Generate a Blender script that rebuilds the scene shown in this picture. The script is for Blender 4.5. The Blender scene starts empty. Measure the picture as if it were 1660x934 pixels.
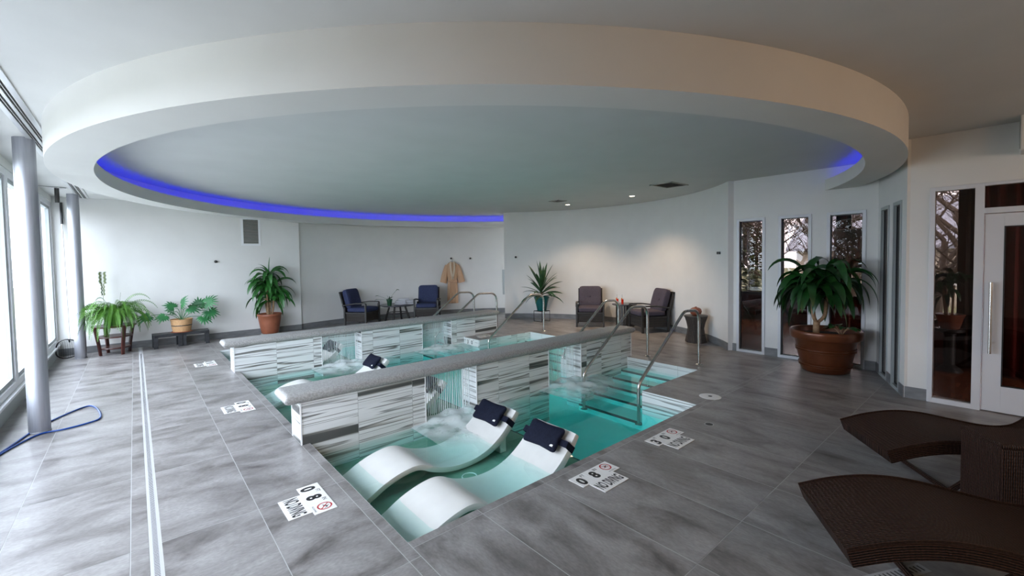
import bpy, bmesh, math, random
from mathutils import Vector, Matrix
PI = math.pi
R_ = math.radians
random.seed(11)
S = bpy.context.scene
COL = S.collection

# ------------------------------------------------------------------ camera
cam_d = bpy.data.cameras.new('camera')
cam = bpy.data.objects.new('camera', cam_d)
COL.objects.link(cam)
F_PX, CY, PITCH, ROLL, YAW, CAM_H = 711.437, 444.671, 0.037035, -0.016492, 0.860428, 1.735
fw = Vector((math.cos(YAW) * math.cos(PITCH), math.sin(YAW) * math.cos(PITCH), -math.sin(PITCH)))
rt = Vector((math.sin(YAW), -math.cos(YAW), 0))
up = rt.cross(fw)
c_, s_ = math.cos(ROLL), math.sin(ROLL)
rt, up = c_ * rt + s_ * up, -s_ * rt + c_ * up
M = Matrix((rt, up, -fw)).transposed().to_4x4()
M.translation = Vector((0, 0, CAM_H))
cam.matrix_world = M
cam_d.sensor_width = 36
cam_d.lens = F_PX * 36 / 1660
cam_d.shift_y = -(467 - CY) / 1660
cam_d.clip_start = 0.05
S.camera = cam

# ------------------------------------------------------------------ world, daylight, exposure
SKY_STRENGTH = 16.0
S.view_settings.view_transform = 'Standard'
S.view_settings.look = 'None'
S.view_settings.gamma = 1.0
S.view_settings.use_curve_mapping = False
S.view_settings.exposure = -0.06
w = bpy.data.worlds.new('overcast_sky')
S.world = w
w.use_nodes = True
nt = w.node_tree
bg = nt.nodes['Background']
bg.inputs[0].default_value = (0.80, 0.88, 1.0, 1)
bg.inputs[1].default_value = SKY_STRENGTH
S.cycles.use_denoising = True
S.cycles.max_bounces = 10
S.cycles.diffuse_bounces = 6
S.cycles.glossy_bounces = 4
S.cycles.transmission_bounces = 6
S.cycles.transparent_max_bounces = 24
S.cycles.caustics_reflective = False
S.cycles.caustics_refractive = False
S.cycles.sample_clamp_indirect = 6.0


def portal(name, loc, rot, sx, sy):
    l = bpy.data.lights.new(name, 'AREA')
    l.shape = 'RECTANGLE'
    l.size, l.size_y = sx, sy
    l.cycles.is_portal = True
    o = bpy.data.objects.new(name, l)
    COL.objects.link(o)
    o.location = loc
    o.rotation_euler = rot


portal('window_portal', (-1.42, 6.85, 1.6), (0, R_(-90), 0), 2.9, 10.2)


# ------------------------------------------------------------------ materials
def mat(name, base=(.8, .8, .8), rough=.5, metal=0., spec=.5, **kw):
    m = bpy.data.materials.new(name)
    m.use_nodes = True
    b = m.node_tree.nodes['Principled BSDF']
    b.inputs['Base Color'].default_value = (*base, 1)
    b.inputs['Roughness'].default_value = rough
    b.inputs['Metallic'].default_value = metal
    b.inputs['Specular IOR Level'].default_value = spec
    for k, v in kw.items():
        b.inputs[k.replace('_', ' ')].default_value = v
    return m


def nodes(m):
    return m.node_tree.nodes, m.node_tree.links, m.node_tree.nodes['Principled BSDF']


def ramp(N, stops):
    r = N.new('ShaderNodeValToRGB')
    el = r.color_ramp.elements
    while len(el) > 1:
        el.remove(el[0])
    el[0].position, el[0].color = stops[0][0], (*stops[0][1], 1)
    for p, c in stops[1:]:
        e = el.new(p)
        e.color = (*c, 1)
    return r


def noisy(name, a, b, scale=5., rough=.5, metal=0., stretch=(1, 1, 1), detail=4., bump=0., spec=.5, lo=.3, hi=.7,
          coord='Object', bscale=None):
    """noise between two colours of the same surface, with optional bump"""
    m = mat(name, a, rough, metal, spec)
    N, L, B = nodes(m)
    tc = N.new('ShaderNodeTexCoord')
    mp = N.new('ShaderNodeMapping')
    mp.inputs['Scale'].default_value = stretch
    L.new(tc.outputs[coord], mp.inputs[0])
    n = N.new('ShaderNodeTexNoise')
    n.inputs['Scale'].default_value = scale
    n.inputs['Detail'].default_value = detail
    L.new(mp.outputs[0], n.inputs['Vector'])
    r = ramp(N, [(lo, a), (hi, b)])
    L.new(n.outputs['Fac'], r.inputs[0])
    L.new(r.outputs[0], B.inputs['Base Color'])
    if bump:
        n2 = n
        if bscale:
            n2 = N.new('ShaderNodeTexNoise')
            n2.inputs['Scale'].default_value = bscale
            L.new(mp.outputs[0], n2.inputs['Vector'])
        bp = N.new('ShaderNodeBump')
        bp.inputs['Strength'].default_value = bump
        bp.inputs['Distance'].default_value = .01
        L.new(n2.outputs['Fac'], bp.inputs['Height'])
        L.new(bp.outputs[0], B.inputs['Normal'])
    return m


M_wall = noisy('painted_wall', (.66, .655, .635), (.69, .685, .665), 3, .6, bump=.03, bscale=220)
M_ceil = noisy('painted_ceiling', (.56, .56, .54), (.59, .59, .57), 2, .7, bump=.02, bscale=200)
M_drum = noisy('painted_bulkhead', (.64, .63, .60), (.67, .66, .63), 2, .7)


def floor_mat(name, stretch):
    m = mat(name, (.2, .2, .2), .34, 0, .5)
    N, L, B = nodes(m)
    uv = N.new('ShaderNodeUVMap')
    mp = N.new('ShaderNodeMapping')
    mp.inputs['Scale'].default_value = stretch
    L.new(uv.outputs[0], mp.inputs[0])
    n1 = N.new('ShaderNodeTexNoise')
    n1.inputs['Scale'].default_value = 2.2
    n1.inputs['Detail'].default_value = 9
    n1.inputs['Roughness'].default_value = .62
    n1.inputs['Distortion'].default_value = .5
    L.new(mp.outputs[0], n1.inputs['Vector'])
    r1 = ramp(N, [(.28, (.085, .076, .071)), (.40, (.170, .157, .151)), (.52, (.245, .231, .225)), (.64, (.30, .287, .281)), (.8, (.375, .363, .357))])
    L.new(n1.outputs['Fac'], r1.inputs[0])
    n2 = N.new('ShaderNodeTexNoise')
    n2.inputs['Scale'].default_value = 40
    n2.inputs['Detail'].default_value = 4
    L.new(mp.outputs[0], n2.inputs['Vector'])
    mx = N.new('ShaderNodeMix')
    mx.data_type = 'RGBA'
    mx.blend_type = 'OVERLAY'
    mx.inputs[0].default_value = .35
    L.new(r1.outputs[0], mx.inputs[6])
    L.new(n2.outputs['Fac'], mx.inputs[7])
    L.new(mx.outputs[2], B.inputs['Base Color'])
    bp = N.new('ShaderNodeBump')
    bp.inputs['Strength'].default_value = .05
    L.new(n2.outputs['Fac'], bp.inputs['Height'])
    L.new(bp.outputs[0], B.inputs['Normal'])
    return m


M_floorX = floor_mat('concrete_tile_streaked_across', (.9, 1.6, 1))
M_floorY = floor_mat('concrete_tile_streaked_along', (2.0, .75, 1))
M_grout = mat('grout', (.48, .48, .475), .8)
M_base = noisy('slate_grey_skirting_tile', (.13, .135, .14), (.20, .205, .21), 6, .45, stretch=(1, 1, 3))


def marble(name='streaked_marble_tile', lo=0.):
    m = mat(name, (.8, .8, .8), .25)
    N, L, B = nodes(m)
    tc = N.new('ShaderNodeTexCoord')
    # every slab gets its own run of veins
    sep = N.new('ShaderNodeSeparateXYZ')
    L.new(tc.outputs['UV'], sep.inputs[0])
    mp = N.new('ShaderNodeMapping')
    mp.inputs['Scale'].default_value = (.16, 5.4, 1)
    mp.inputs['Rotation'].default_value = (0, 0, R_(4))
    L.new(tc.outputs['UV'], mp.inputs[0])
    n1 = N.new('ShaderNodeTexNoise')
    n1.inputs['Scale'].default_value = 1.25
    n1.inputs['Detail'].default_value = 4.0
    n1.inputs['Roughness'].default_value = .5
    n1.inputs['Distortion'].default_value = .15
    L.new(mp.outputs[0], n1.inputs['Vector'])
    r1 = ramp(N, [(.0, (.05, .052, .05)), (.352 - lo, (.085, .087, .083)), (.380 - lo, (.22, .215, .195)), (.412 - lo, (.68, .69, .68)), (.478, (.80, .81, .81)),
                  (.486, (.26, .26, .25)), (.500, (.42, .42, .41)), (.516, (.74, .75, .75)), (.58, (.80, .81, .80)), (.592, (.10, .102, .10)), (.612, (.40, .39, .36)), (.63, (.80, .81, .81)), (1, (.82, .83, .83))])
    L.new(n1.outputs['Fac'], r1.inputs[0])
    L.new(r1.outputs[0], B.inputs['Base Color'])
    return m


M_marble = marble()
M_marblelight = marble('lightly_streaked_marble_tile', .09)
M_joint = mat('tile_joint', (.45, .45, .44), .8)
M_tiletrim = mat('white_tile_edge_trim', (.82, .82, .82), .3)
M_coping = noisy('grey_stone_coping', (.27, .262, .25), (.40, .392, .38), 60, .55, bump=.05, lo=.35, hi=.65)
M_plaster = noisy('pale_aqua_pool_plaster', (.46, .90, .86), (.56, .94, .91), 4, .6)
M_ledge = noisy('grey_green_ledge_tile', (.20, .33, .24), (.30, .43, .33), 7, .5)
M_nosing = mat('dark_step_nosing', (.03, .06, .06), .4)
M_steel = noisy('brushed_steel', (.56, .54, .51), (.60, .58, .55), 12, .27, 1.)
M_alum = noisy('brushed_aluminium_column', (.36, .37, .41), (.44, .45, .49), 14, .5, .7, stretch=(4, 4, .2))
M_white = mat('white_powder_coat', (.74, .75, .77), .35)
M_whiteframe = mat('light_grey_window_frame', (.60, .61, .64), .35)
M_greyframe = mat('mid_grey_window_frame', (.33, .36, .36), .4)
M_gel = noisy('white_moulded_resin', (.70, .69, .66), (.74, .73, .70), 8, .3)
M_navy = noisy('navy_outdoor_fabric', (.005, .006, .016), (.010, .013, .028), 50, .8, bump=.1, spec=.15)
M_black = mat('black_plastic', (.012, .012, .013), .4)
M_dark = noisy('charcoal_metal', (.02, .019, .018), (.035, .032, .03), 20, .45)
M_bluecush = noisy('slate_blue_cushion', (.03, .037, .085), (.05, .062, .125), 60, .85, bump=.15, spec=.15)
M_greycush = noisy('plum_grey_cushion', (.06, .05, .066), (.085, .075, .095), 60, .85, bump=.15, spec=.15)
M_terra = noisy('terracotta_pot', (.22, .07, .035), (.30, .10, .05), 6, .45)
M_copperpot = noisy('bronze_brown_planter', (.085, .025, .009), (.14, .043, .016), 5, .3, .35)
M_tealpot = mat('teal_glazed_pot', (.005, .10, .10), .25)
M_greenpot = mat('dark_green_pot', (.008, .05, .02), .3)
M_soil = noisy('potting_soil', (.02, .014, .01), (.05, .035, .025), 60, .9, bump=.5)
M_leaf = noisy('glossy_green_leaf', (.012, .07, .012), (.03, .15, .025), 6, .35)
M_leafdark = noisy('deep_green_leaf', (.006, .035, .008), (.015, .085, .015), 6, .35)
M_leafstripe = noisy('striped_green_leaf', (.01, .05, .02), (.05, .13, .05), 9, .4)
M_fern = noisy('fresh_green_fern', (.035, .13, .01), (.10, .26, .02), 4, .5)
M_ferndry = noisy('pale_fern_frond', (.13, .17, .06), (.22, .27, .12), 14, .6)
M_philo = noisy('blue_green_lobed_leaf', (.015, .10, .035), (.04, .20, .06), 6, .4)
M_trunk = noisy('tan_cane_bark', (.22, .13, .07), (.36, .23, .13), 18, .8, stretch=(1, 1, 3))
M_basket = noisy('woven_straw', (.42, .23, .10), (.62, .38, .19), 40, .7, stretch=(1, 1, 4), bump=.4)
M_redwood = noisy('dark_cherry_wood', (.035, .008, .006), (.075, .018, .013), 12, .3, stretch=(1, 1, .2))
M_blackwood = noisy('black_painted_wood', (.015, .017, .02), (.03, .033, .037), 20, .4)
M_robe = noisy('peach_terry_cloth', (.50, .31, .19), (.60, .385, .245), 90, .9, bump=.3)
M_robelight = noisy('cream_terry_lining', (.62, .50, .36), (.70, .58, .44), 90, .9, bump=.3)
M_towel = noisy('white_towel_terry', (.64, .64, .68), (.74, .74, .77), 120, .9, bump=.4)
M_sign = mat('white_ceramic_tile', (.80, .79, .77), .3)
M_ink = mat('black_tile_lettering', (.012, .012, .014), .4)
M_inkred = mat('red_tile_print', (.45, .012, .015), .4)
M_blue = mat('blue_rubber_hose', (.004, .05, .25), .35)
M_rim = mat('drain_rim', (.46, .46, .47), .6, 0., .2)
M_red_glass = mat('red_drink', (.75, .03, .01), .15)
M_orange = mat('orange_slice', (.8, .25, .03), .5)
M_straw = mat('dark_straw', (.05, .04, .04), .4)
M_ball = noisy('red_brown_clay', (.22, .06, .03), (.30, .09, .045), 9, .4)
M_net = mat('dark_net_mesh', (.03, .04, .045), .8)
M_vent = mat('painted_vent_metal', (.42, .42, .39), .5)
M_ventdark = mat('vent_recess', (.05, .05, .045), .9)
M_slot = mat('slot_diffuser_aluminium', (.62, .62, .62), .3, .6)
M_woodfloor = noisy('reddish_wood_floor', (.16, .05, .02), (.32, .12, .05), 2.2, .2, stretch=(1, 7, 1))
M_redwall = noisy('dark_red_wall_paint', (.16, .035, .025), (.19, .045, .03), 3, .5)
M_redcurtain = noisy('dark_red_curtain', (.12, .008, .006), (.22, .02, .012), 4, .8, stretch=(1, 20, .3))
M_browncurtain = noisy('brown_curtain', (.08, .04, .025), (.14, .07, .045), 4, .8, stretch=(1, 20, .3))
M_table = noisy('dark_table_top', (.03, .032, .04), (.05, .052, .065), 6, .25)
M_grass = noisy('winter_lawn', (.10, .12, .04), (.18, .17, .08), 2, .9)
M_road = noisy('asphalt_road', (.16, .16, .165), (.22, .22, .225), 3, .9)
M_bark = noisy('grey_brown_bark', (.05, .035, .025), (.10, .07, .05), 8, .9)
M_everg = noisy('evergreen_needles', (.02, .035, .008), (.07, .08, .02), 3, .9)
M_siding = noisy('cream_siding', (.45, .40, .32), (.5, .45, .37), 3, .8, stretch=(1, 1, 8))
M_roof = noisy('grey_shingle_roof', (.22, .24, .29), (.32, .34, .40), 5, .8, stretch=(1, 1, 6))
M_concrete = noisy('concrete_apron', (.38, .38, .37), (.46, .46, .45), 3, .85)
M_poster = noisy('pale_blue_print', (.75, .76, .74), (.35, .52, .60), 1.6, .4, lo=.45, hi=.62)
M_mass = mat('mass_wall', (.5, .49, .47), .8)


def emis(name, col, st):
    m = bpy.data.materials.new(name)
    m.use_nodes = True
    N, L = m.node_tree.nodes, m.node_tree.links
    N.remove(N['Principled BSDF'])
    e = N.new('ShaderNodeEmission')
    e.inputs[0].default_value = (*col, 1)
    e.inputs[1].default_value = st
    L.new(e.outputs[0], N['Material Output'].inputs[0])
    return m


M_led = emis('blue_led_strip', (.015, .02, 1.0), 14)
M_lamp = emis('warm_lamp_lens', (1, .80, .58), 14)


def glass(name, tint, ior=1.45, rough=0.):
    m = bpy.data.materials.new(name)
    m.use_nodes = True
    N, L = m.node_tree.nodes, m.node_tree.links
    N.remove(N['Principled BSDF'])
    t = N.new('ShaderNodeBsdfTransparent')
    t.inputs[0].default_value = (*tint, 1)
    g = N.new('ShaderNodeBsdfGlossy')
    g.inputs['Roughness'].default_value = rough
    f = N.new('ShaderNodeFresnel')
    f.inputs[0].default_value = ior
    x = N.new('ShaderNodeMixShader')
    # light leaving the pane or the water is not bent here, so it must not meet total reflection
    ge = N.new('ShaderNodeNewGeometry')
    sb = N.new('ShaderNodeMath')
    sb.operation = 'SUBTRACT'
    sb.inputs[0].default_value = 1
    L.new(ge.outputs['Backfacing'], sb.inputs[1])
    mu = N.new('ShaderNodeMath')
    mu.operation = 'MULTIPLY'
    L.new(f.outputs[0], mu.inputs[0])
    L.new(sb.outputs[0], mu.inputs[1])
    L.new(mu.outputs[0], x.inputs[0])
    L.new(t.outputs[0], x.inputs[1])
    L.new(g.outputs[0], x.inputs[2])
    L.new(x.outputs[0], N['Material Output'].inputs[0])
    return m


M_glass = glass('clear_window_glass', (.93, .94, .95))
M_tint = glass('bronze_tinted_glass', (.40, .35, .33), 1.5)
M_cup = glass('drinking_glass', (.95, .9, .88))


def water():
    m = glass('pool_water_surface', (.90, .985, .975), 1.33, .02)
    N, L = m.node_tree.nodes, m.node_tree.links
    tc = N.new('ShaderNodeTexCoord')
    n = N.new('ShaderNodeTexNoise')
    n.inputs['Scale'].default_value = 3.2
    n.inputs['Detail'].default_value = 3
    n.inputs['Distortion'].default_value = .6
    L.new(tc.outputs['Object'], n.inputs['Vector'])
    b = N.new('ShaderNodeBump')
    b.inputs['Strength'].default_value = .22
    b.inputs['Distance'].default_value = .05
    L.new(n.outputs['Fac'], b.inputs['Height'])
    for nd in N:
        if nd.bl_idname in ('ShaderNodeBsdfGlossy', 'ShaderNodeFresnel'):
            L.new(b.outputs[0], nd.inputs['Normal'])
    v = N.new('ShaderNodeVolumeAbsorption')
    v.inputs[0].default_value = (.0, .88, .86, 1)
    v.inputs[1].default_value = .95
    L.new(v.outputs[0], N['Material Output'].inputs[1])
    return m


M_water = water()


def foam(name, alpha_lo, alpha_hi, scale, fall=None):
    m = bpy.data.materials.new(name)
    m.use_nodes = True
    N, L = m.node_tree.nodes, m.node_tree.links
    B = N['Principled BSDF']
    B.inputs['Base Color'].default_value = (.86, .92, .92, 1)
    B.inputs['Roughness'].default_value = .9
    B.inputs['Specular IOR Level'].default_value = .1
    t = N.new('ShaderNodeBsdfTransparent')
    x = N.new('ShaderNodeMixShader')
    tc = N.new('ShaderNodeTexCoord')
    mp = N.new('ShaderNodeMapping')
    mp.inputs['Scale'].default_value = (1, 1, .4)
    L.new(tc.outputs['Object'], mp.inputs[0])
    n = N.new('ShaderNodeTexNoise')
    n.inputs['Scale'].default_value = scale
    n.inputs['Detail'].default_value = 7
    n.inputs['Roughness'].default_value = .62
    n.inputs['Distortion'].default_value = 1.2
    L.new(mp.outputs[0], n.inputs['Vector'])
    r = ramp(N, [(alpha_lo, (0, 0, 0)), (alpha_hi, (.85, .85, .85))])
    L.new(n.outputs['Fac'], r.inputs[0])
    out = r.outputs[0]
    if fall:
        # the foam thins out with the distance from where the stream falls
        ln = N.new('ShaderNodeVectorMath')
        ln.operation = 'LENGTH'
        mp2 = N.new('ShaderNodeMapping')
        mp2.inputs['Scale'].default_value = (1 / fall[0], 1 / fall[1], 0)
        L.new(tc.outputs['Object'], mp2.inputs[0])
        L.new(mp2.outputs[0], ln.inputs[0])
        r2 = ramp(N, [(.30, (1, 1, 1)), (.62, (.55, .55, .55)), (1., (0, 0, 0))])
        L.new(ln.outputs['Value'], r2.inputs[0])
        mu = N.new('ShaderNodeMath')
        mu.operation = 'MULTIPLY'
        L.new(r.outputs[0], mu.inputs[0])
        L.new(r2.outputs[0], mu.inputs[1])
        out = mu.outputs[0]
    L.new(out, x.inputs[0])
    L.new(t.outputs[0], x.inputs[1])
    L.new(B.outputs[0], x.inputs[2])
    L.new(x.outputs[0], N['Material Output'].inputs[0])
    return m


M_foam = foam('churned_white_water', .24, .48, 3.4, (.95, .85))
M_stream = foam('falling_water_thread', .0, .30, 9.)


def wicker(name, a, b, sc):
    m = mat(name, a, .55, 0, .22)
    N, L, B = nodes(m)
    tc = N.new('ShaderNodeTexCoord')
    w1 = N.new('ShaderNodeTexWave')
    w1.bands_direction = 'X'
    w1.inputs['Scale'].default_value = sc
    w1.inputs['Distortion'].default_value = 1.2
    w1.inputs['Detail Scale'].default_value = 3
    L.new(tc.outputs['UV'], w1.inputs['Vector'])
    w2 = N.new('ShaderNodeTexWave')
    w2.bands_direction = 'Y'
    w2.inputs['Scale'].default_value = sc * .55
    w2.inputs['Distortion'].default_value = 2.5
    L.new(tc.outputs['UV'], w2.inputs['Vector'])
    mu = N.new('ShaderNodeMath')
    mu.operation = 'MULTIPLY'
    L.new(w1.outputs['Fac'], mu.inputs[0])
    L.new(w2.outputs['Fac'], mu.inputs[1])
    ad = N.new('ShaderNodeMath')
    ad.operation = 'ADD'
    L.new(mu.outputs[0], ad.inputs[0])
    L.new(w1.outputs['Fac'], ad.inputs[1])
    r = ramp(N, [(.15, a), (1., b)])
    L.new(ad.outputs[0], r.inputs[0])
    L.new(r.outputs[0], B.inputs['Base Color'])
    bp = N.new('ShaderNodeBump')
    bp.inputs['Strength'].default_value = .9
    bp.inputs['Distance'].default_value = .006
    L.new(ad.outputs[0], bp.inputs['Height'])
    L.new(bp.outputs[0], B.inputs['Normal'])
    return m


M_wicker = wicker('dark_brown_wicker', (.004, .002, .0015), (.062, .027, .017), 26)
M_wickerchair = wicker('charcoal_brown_wicker', (.02, .017, .015), (.10, .085, .075), 18)


# ------------------------------------------------------------------ mesh building
class MB:
    def __init__(s):
        s.v, s.f, s.uv, s.mi, s.sm = [], [], [], [], []

    def poly(s, pts, mi=0, uv=None, smooth=False):
        i = len(s.v)
        s.v += [tuple(p) for p in pts]
        s.f.append(tuple(range(i, i + len(pts))))
        s.uv.append(uv)
        s.mi.append(mi)
        s.sm.append(smooth)

    def box(s, x0, x1, y0, y1, z0, z1, mi=0, uvo=(0, 0)):
        P = [(x0, y0, z0), (x1, y0, z0), (x1, y1, z0), (x0, y1, z0), (x0, y0, z1), (x1, y0, z1), (x1, y1, z1), (x0, y1, z1)]
        for q, (a, b) in (((0, 3, 2, 1), (0, 1)), ((4, 5, 6, 7), (0, 1)), ((0, 1, 5, 4), (0, 2)), ((2, 3, 7, 6), (0, 2)), ((1, 2, 6, 5), (1, 2)),
                          ((3, 0, 4, 7), (1, 2))):
            s.poly([P[k] for k in q], mi, [(P[k][a] + uvo[0], P[k][b] + uvo[1]) for k in q])

    def xbox(s, c, ax, ay, az, mi=0):
        """box by centre and three half-axis vectors"""
        c, ax, ay, az = Vector(c), Vector(ax), Vector(ay), Vector(az)
        P = [c + sx * ax + sy * ay + sz * az for sz in (-1, 1) for (sx, sy) in ((-1, -1), (1, -1), (1, 1), (-1, 1))]
        lx, ly, lz = 2 * ax.length, 2 * ay.length, 2 * az.length
        for q, (a, b) in (((0, 3, 2, 1), (ly, lx)), ((4, 5, 6, 7), (lx, ly)), ((0, 1, 5, 4), (lx, lz)), ((2, 3, 7, 6), (lx, lz)),
                          ((1, 2, 6, 5), (ly, lz)), ((3, 0, 4, 7), (ly, lz))):
            s.poly([P[k] for k in q], mi, [(0, 0), (a, 0), (a, b), (0, b)])

    def grid(s, rows, mi=0, closed_u=False, closed_v=False, smooth=True, uvs=1., cap=False):
        """rows: list of equally long lists of points"""
        nr, nc = len(rows), len(rows[0])
        i0 = len(s.v)
        for r in rows:
            s.v += [tuple(p) for p in r]
        U = [[0.] * nc for _ in rows]
        for a in range(nr):
            for b in range(1, nc):
                U[a][b] = U[a][b - 1] + (Vector(rows[a][b]) - Vector(rows[a][b - 1])).length
        V = [[0.] * nc for _ in rows]
        for a in range(1, nr):
            for b in range(nc):
                V[a][b] = V[a - 1][b] + (Vector(rows[a][b]) - Vector(rows[a - 1][b])).length
        for a in range(nr if closed_v else nr - 1):
            a2 = (a + 1) % nr
            for b in range(nc if closed_u else nc - 1):
                b2 = (b + 1) % nc
                s.f.append((i0 + a * nc + b, i0 + a * nc + b2, i0 + a2 * nc + b2, i0 + a2 * nc + b))
                u2 = U[a][b2] if b2 else U[a][b] + .02
                v2 = V[a2][b] if a2 else V[a][b] + .02
                s.uv.append([(U[a][b] * uvs, V[a][b] * uvs), (u2 * uvs, V[a][b] * uvs), (u2 * uvs, v2 * uvs), (U[a][b] * uvs, v2 * uvs)])
                s.mi.append(mi)
                s.sm.append(smooth)
        if cap:
            for a, rev in ((0, True), (nr - 1, False)):
                q = [i0 + a * nc + b for b in range(nc)]
                s.f.append(tuple(reversed(q)) if rev else tuple(q))
                s.uv.append(None)
                s.mi.append(mi)
                s.sm.append(False)

    def tube(s, pts, r, n=10, mi=0, cap=True):
        pts = [Vector(p) for p in pts]
        rs = r if isinstance(r, (list, tuple)) else [r] * len(pts)
        rows = []
        pv = None
        for i, p in enumerate(pts):
            d = (pts[min(i + 1, len(pts) - 1)] - pts[max(i - 1, 0)]).normalized()
            if pv is None:
                a = Vector((0, 0, 1)) if abs(d.z) < .9 else Vector((1, 0, 0))
                pv = d.cross(a).normalized()
            pv = (pv - d * pv.dot(d)).normalized()
            q = d.cross(pv)
            rows.append([p + rs[i] * (math.cos(2 * PI * k / n) * pv + math.sin(2 * PI * k / n) * q) for k in range(n)])
        s.grid(rows, mi, closed_u=True, cap=cap)

    def lathe(s, prof, c=(0, 0, 0), n=32, mi=0, cap=False):
        rows = [[(c[0] + r * math.cos(2 * PI * k / n), c[1] + r * math.sin(2 * PI * k / n), c[2] + z) for k in range(n)] for r, z in prof]
        s.grid(rows, mi, closed_u=True, cap=cap)

    def superell(s, c, sx, sy, sz, e1=.35, e2=.35, nu=28, nv=16, fn=None, mi=0, mtx=None):
        def sp(v, e):
            return math.copysign(abs(v) ** e, v)
        rows = []
        for a in range(nv + 1):
            t = -PI / 2 + PI * a / nv
            row = []
            for b in range(nu):
                p = 2 * PI * b / nu
                v = Vector((sx * sp(math.cos(t), e1) * sp(math.cos(p), e2), sy * sp(math.cos(t), e1) * sp(math.sin(p), e2), sz * sp(math.sin(t), e1)))
                if fn:
                    v = fn(v)
                if mtx:
                    v = mtx @ v
                row.append(v + Vector(c))
            rows.append(row)
        s.grid(rows, mi, closed_u=True)

    def build(s, name, mats, parent=None, bevel=0., seg=2, loc=None, weld=True, sharp=42):
        me = bpy.data.meshes.new(name)
        me.from_pydata(s.v, [], s.f)
        if not isinstance(mats, (list, tuple)):
            mats = [mats]
        for m in mats:
            me.materials.append(m)
        ul = me.uv_layers.new(name='UVMap')
        for p in me.polygons:
            p.material_index = s.mi[p.index]
            p.use_smooth = s.sm[p.index]
            u = s.uv[p.index]
            for k, li in enumerate(p.loop_indices):
                if u:
                    ul.data[li].uv = u[k]
                else:
                    co = me.vertices[me.loops[li].vertex_index].co
                    ul.data[li].uv = (co.x + .37 * co.z, co.y + .61 * co.z)
        if weld or bevel:
            bm = bmesh.new()
            bm.from_mesh(me)
            bmesh.ops.remove_doubles(bm, verts=bm.verts, dist=1e-5)
            if bevel:
                es = [e for e in bm.edges if len(e.link_faces) == 2 and e.calc_face_angle(0) > .6]
                bmesh.ops.bevel(bm, geom=es, offset=bevel, segments=seg, affect='EDGES', profile=.5, clamp_overlap=True)
            bm.to_mesh(me)
            bm.free()
        if any(s.sm):
            me.set_sharp_from_angle(angle=R_(sharp))
        o = bpy.data.objects.new(name, me)
        COL.objects.link(o)
        if parent:
            o.parent = parent
        if loc:
            o.location = loc
        return o


def bx(x0, x1, y0, y1, z0, z1):
    m = MB()
    m.box(x0, x1, y0, y1, z0, z1)
    return m


def tb(pts, r, n=10):
    m = MB()
    m.tube(pts, r, n)
    return m


def lt(prof, c=(0, 0, 0), n=32, cap=False):
    m = MB()
    m.lathe(prof, c, n, cap=cap)
    return m


def tag(o, label=None, cat=None, group=None, kind=None):
    for k, v in (('label', label), ('category', cat), ('group', group), ('kind', kind)):
        if v:
            o[k] = v
    return o


def thing(name, label, cat, loc=(0, 0, 0), rz=0., group=None):
    o = bpy.data.objects.new(name, None)
    COL.objects.link(o)
    o.location = loc
    o.rotation_euler = (0, 0, rz)
    o.empty_display_size = .1
    return tag(o, label, cat, group)


def struct(name, mb, m, parent=None, **k):
    o = mb.build(name, m, parent, **k)
    if not parent:
        o['kind'] = 'structure'
    return o


def struct_root(name, loc=(0, 0, 0), rz=0.):
    o = bpy.data.objects.new(name, None)
    COL.objects.link(o)
    o.location = loc
    o.rotation_euler = (0, 0, rz)
    o['kind'] = 'structure'
    return o


def dup(root, loc, rz, label=None, group=None):
    r = root.copy()
    COL.objects.link(r)
    r.location = loc
    r.rotation_euler = (0, 0, rz)
    if label:
        r['label'] = label
    if group:
        r['group'] = group
    for ch in list(root.children):
        c = ch.copy()
        COL.objects.link(c)
        c.parent = r
        for g in list(ch.children):
            d = g.copy()
            COL.objects.link(d)
            d.parent = c
    return r


def fillet(pts, rad, n=8):
    """polyline with rounded corners"""
    pts = [Vector(p) for p in pts]
    out = [pts[0]]
    for i in range(1, len(pts) - 1):
        a, b, c = pts[i - 1], pts[i], pts[i + 1]
        r = rad[i - 1] if isinstance(rad, (list, tuple)) else rad
        d1, d2 = (a - b).normalized(), (c - b).normalized()
        ang = d1.angle(d2)
        t = min(r / math.tan(ang / 2), .49 * (a - b).length, .49 * (c - b).length)
        p1, p2 = b + d1 * t, b + d2 * t
        for k in range(n + 1):
            u = k / n
            out.append((1 - u) ** 2 * p1 + 2 * u * (1 - u) * b + u * u * p2)
    out.append(pts[-1])
    return out


def text_mb(txt, h, cx, cy, z, bold=.0, sx=1., rot=0., mi=0):
    """flat lettering of cap height h centred on (cx, cy)"""
    cu = bpy.data.curves.new('lettering', 'FONT')
    cu.body = txt
    cu.size = 1
    cu.offset = bold
    cu.resolution_u = 3
    cu.fill_mode = 'FRONT'
    o = bpy.data.objects.new('lettering', cu)
    COL.objects.link(o)
    bpy.context.view_layer.update()
    me = bpy.data.meshes.new_from_object(o)
    vs = [v.co.copy() for v in me.vertices]
    fs = [tuple(p.vertices) for p in me.polygons]
    bpy.data.objects.remove(o)
    bpy.data.curves.remove(cu)
    bpy.data.meshes.remove(me)
    x0, x1 = min(v.x for v in vs), max(v.x for v in vs)
    y0, y1 = min(v.y for v in vs), max(v.y for v in vs)
    k = h / (y1 - y0)
    m = MB()
    cr, sr = math.cos(rot), math.sin(rot)
    for f in fs:
        q = []
        for i in f:
            x = (vs[i].x - (x0 + x1) / 2) * k * sx
            y = (vs[i].y - (y0 + y1) / 2) * k
            q.append((cx + cr * x - sr * y, cy + sr * x + cr * y, z))
        m.poly(q, mi)
    return m


def merge(a, b):
    i = len(a.v)
    a.v += b.v
    a.f += [tuple(k + i for k in f) for f in b.f]
    a.uv += b.uv
    a.mi += b.mi
    a.sm += b.sm
    return a


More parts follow.
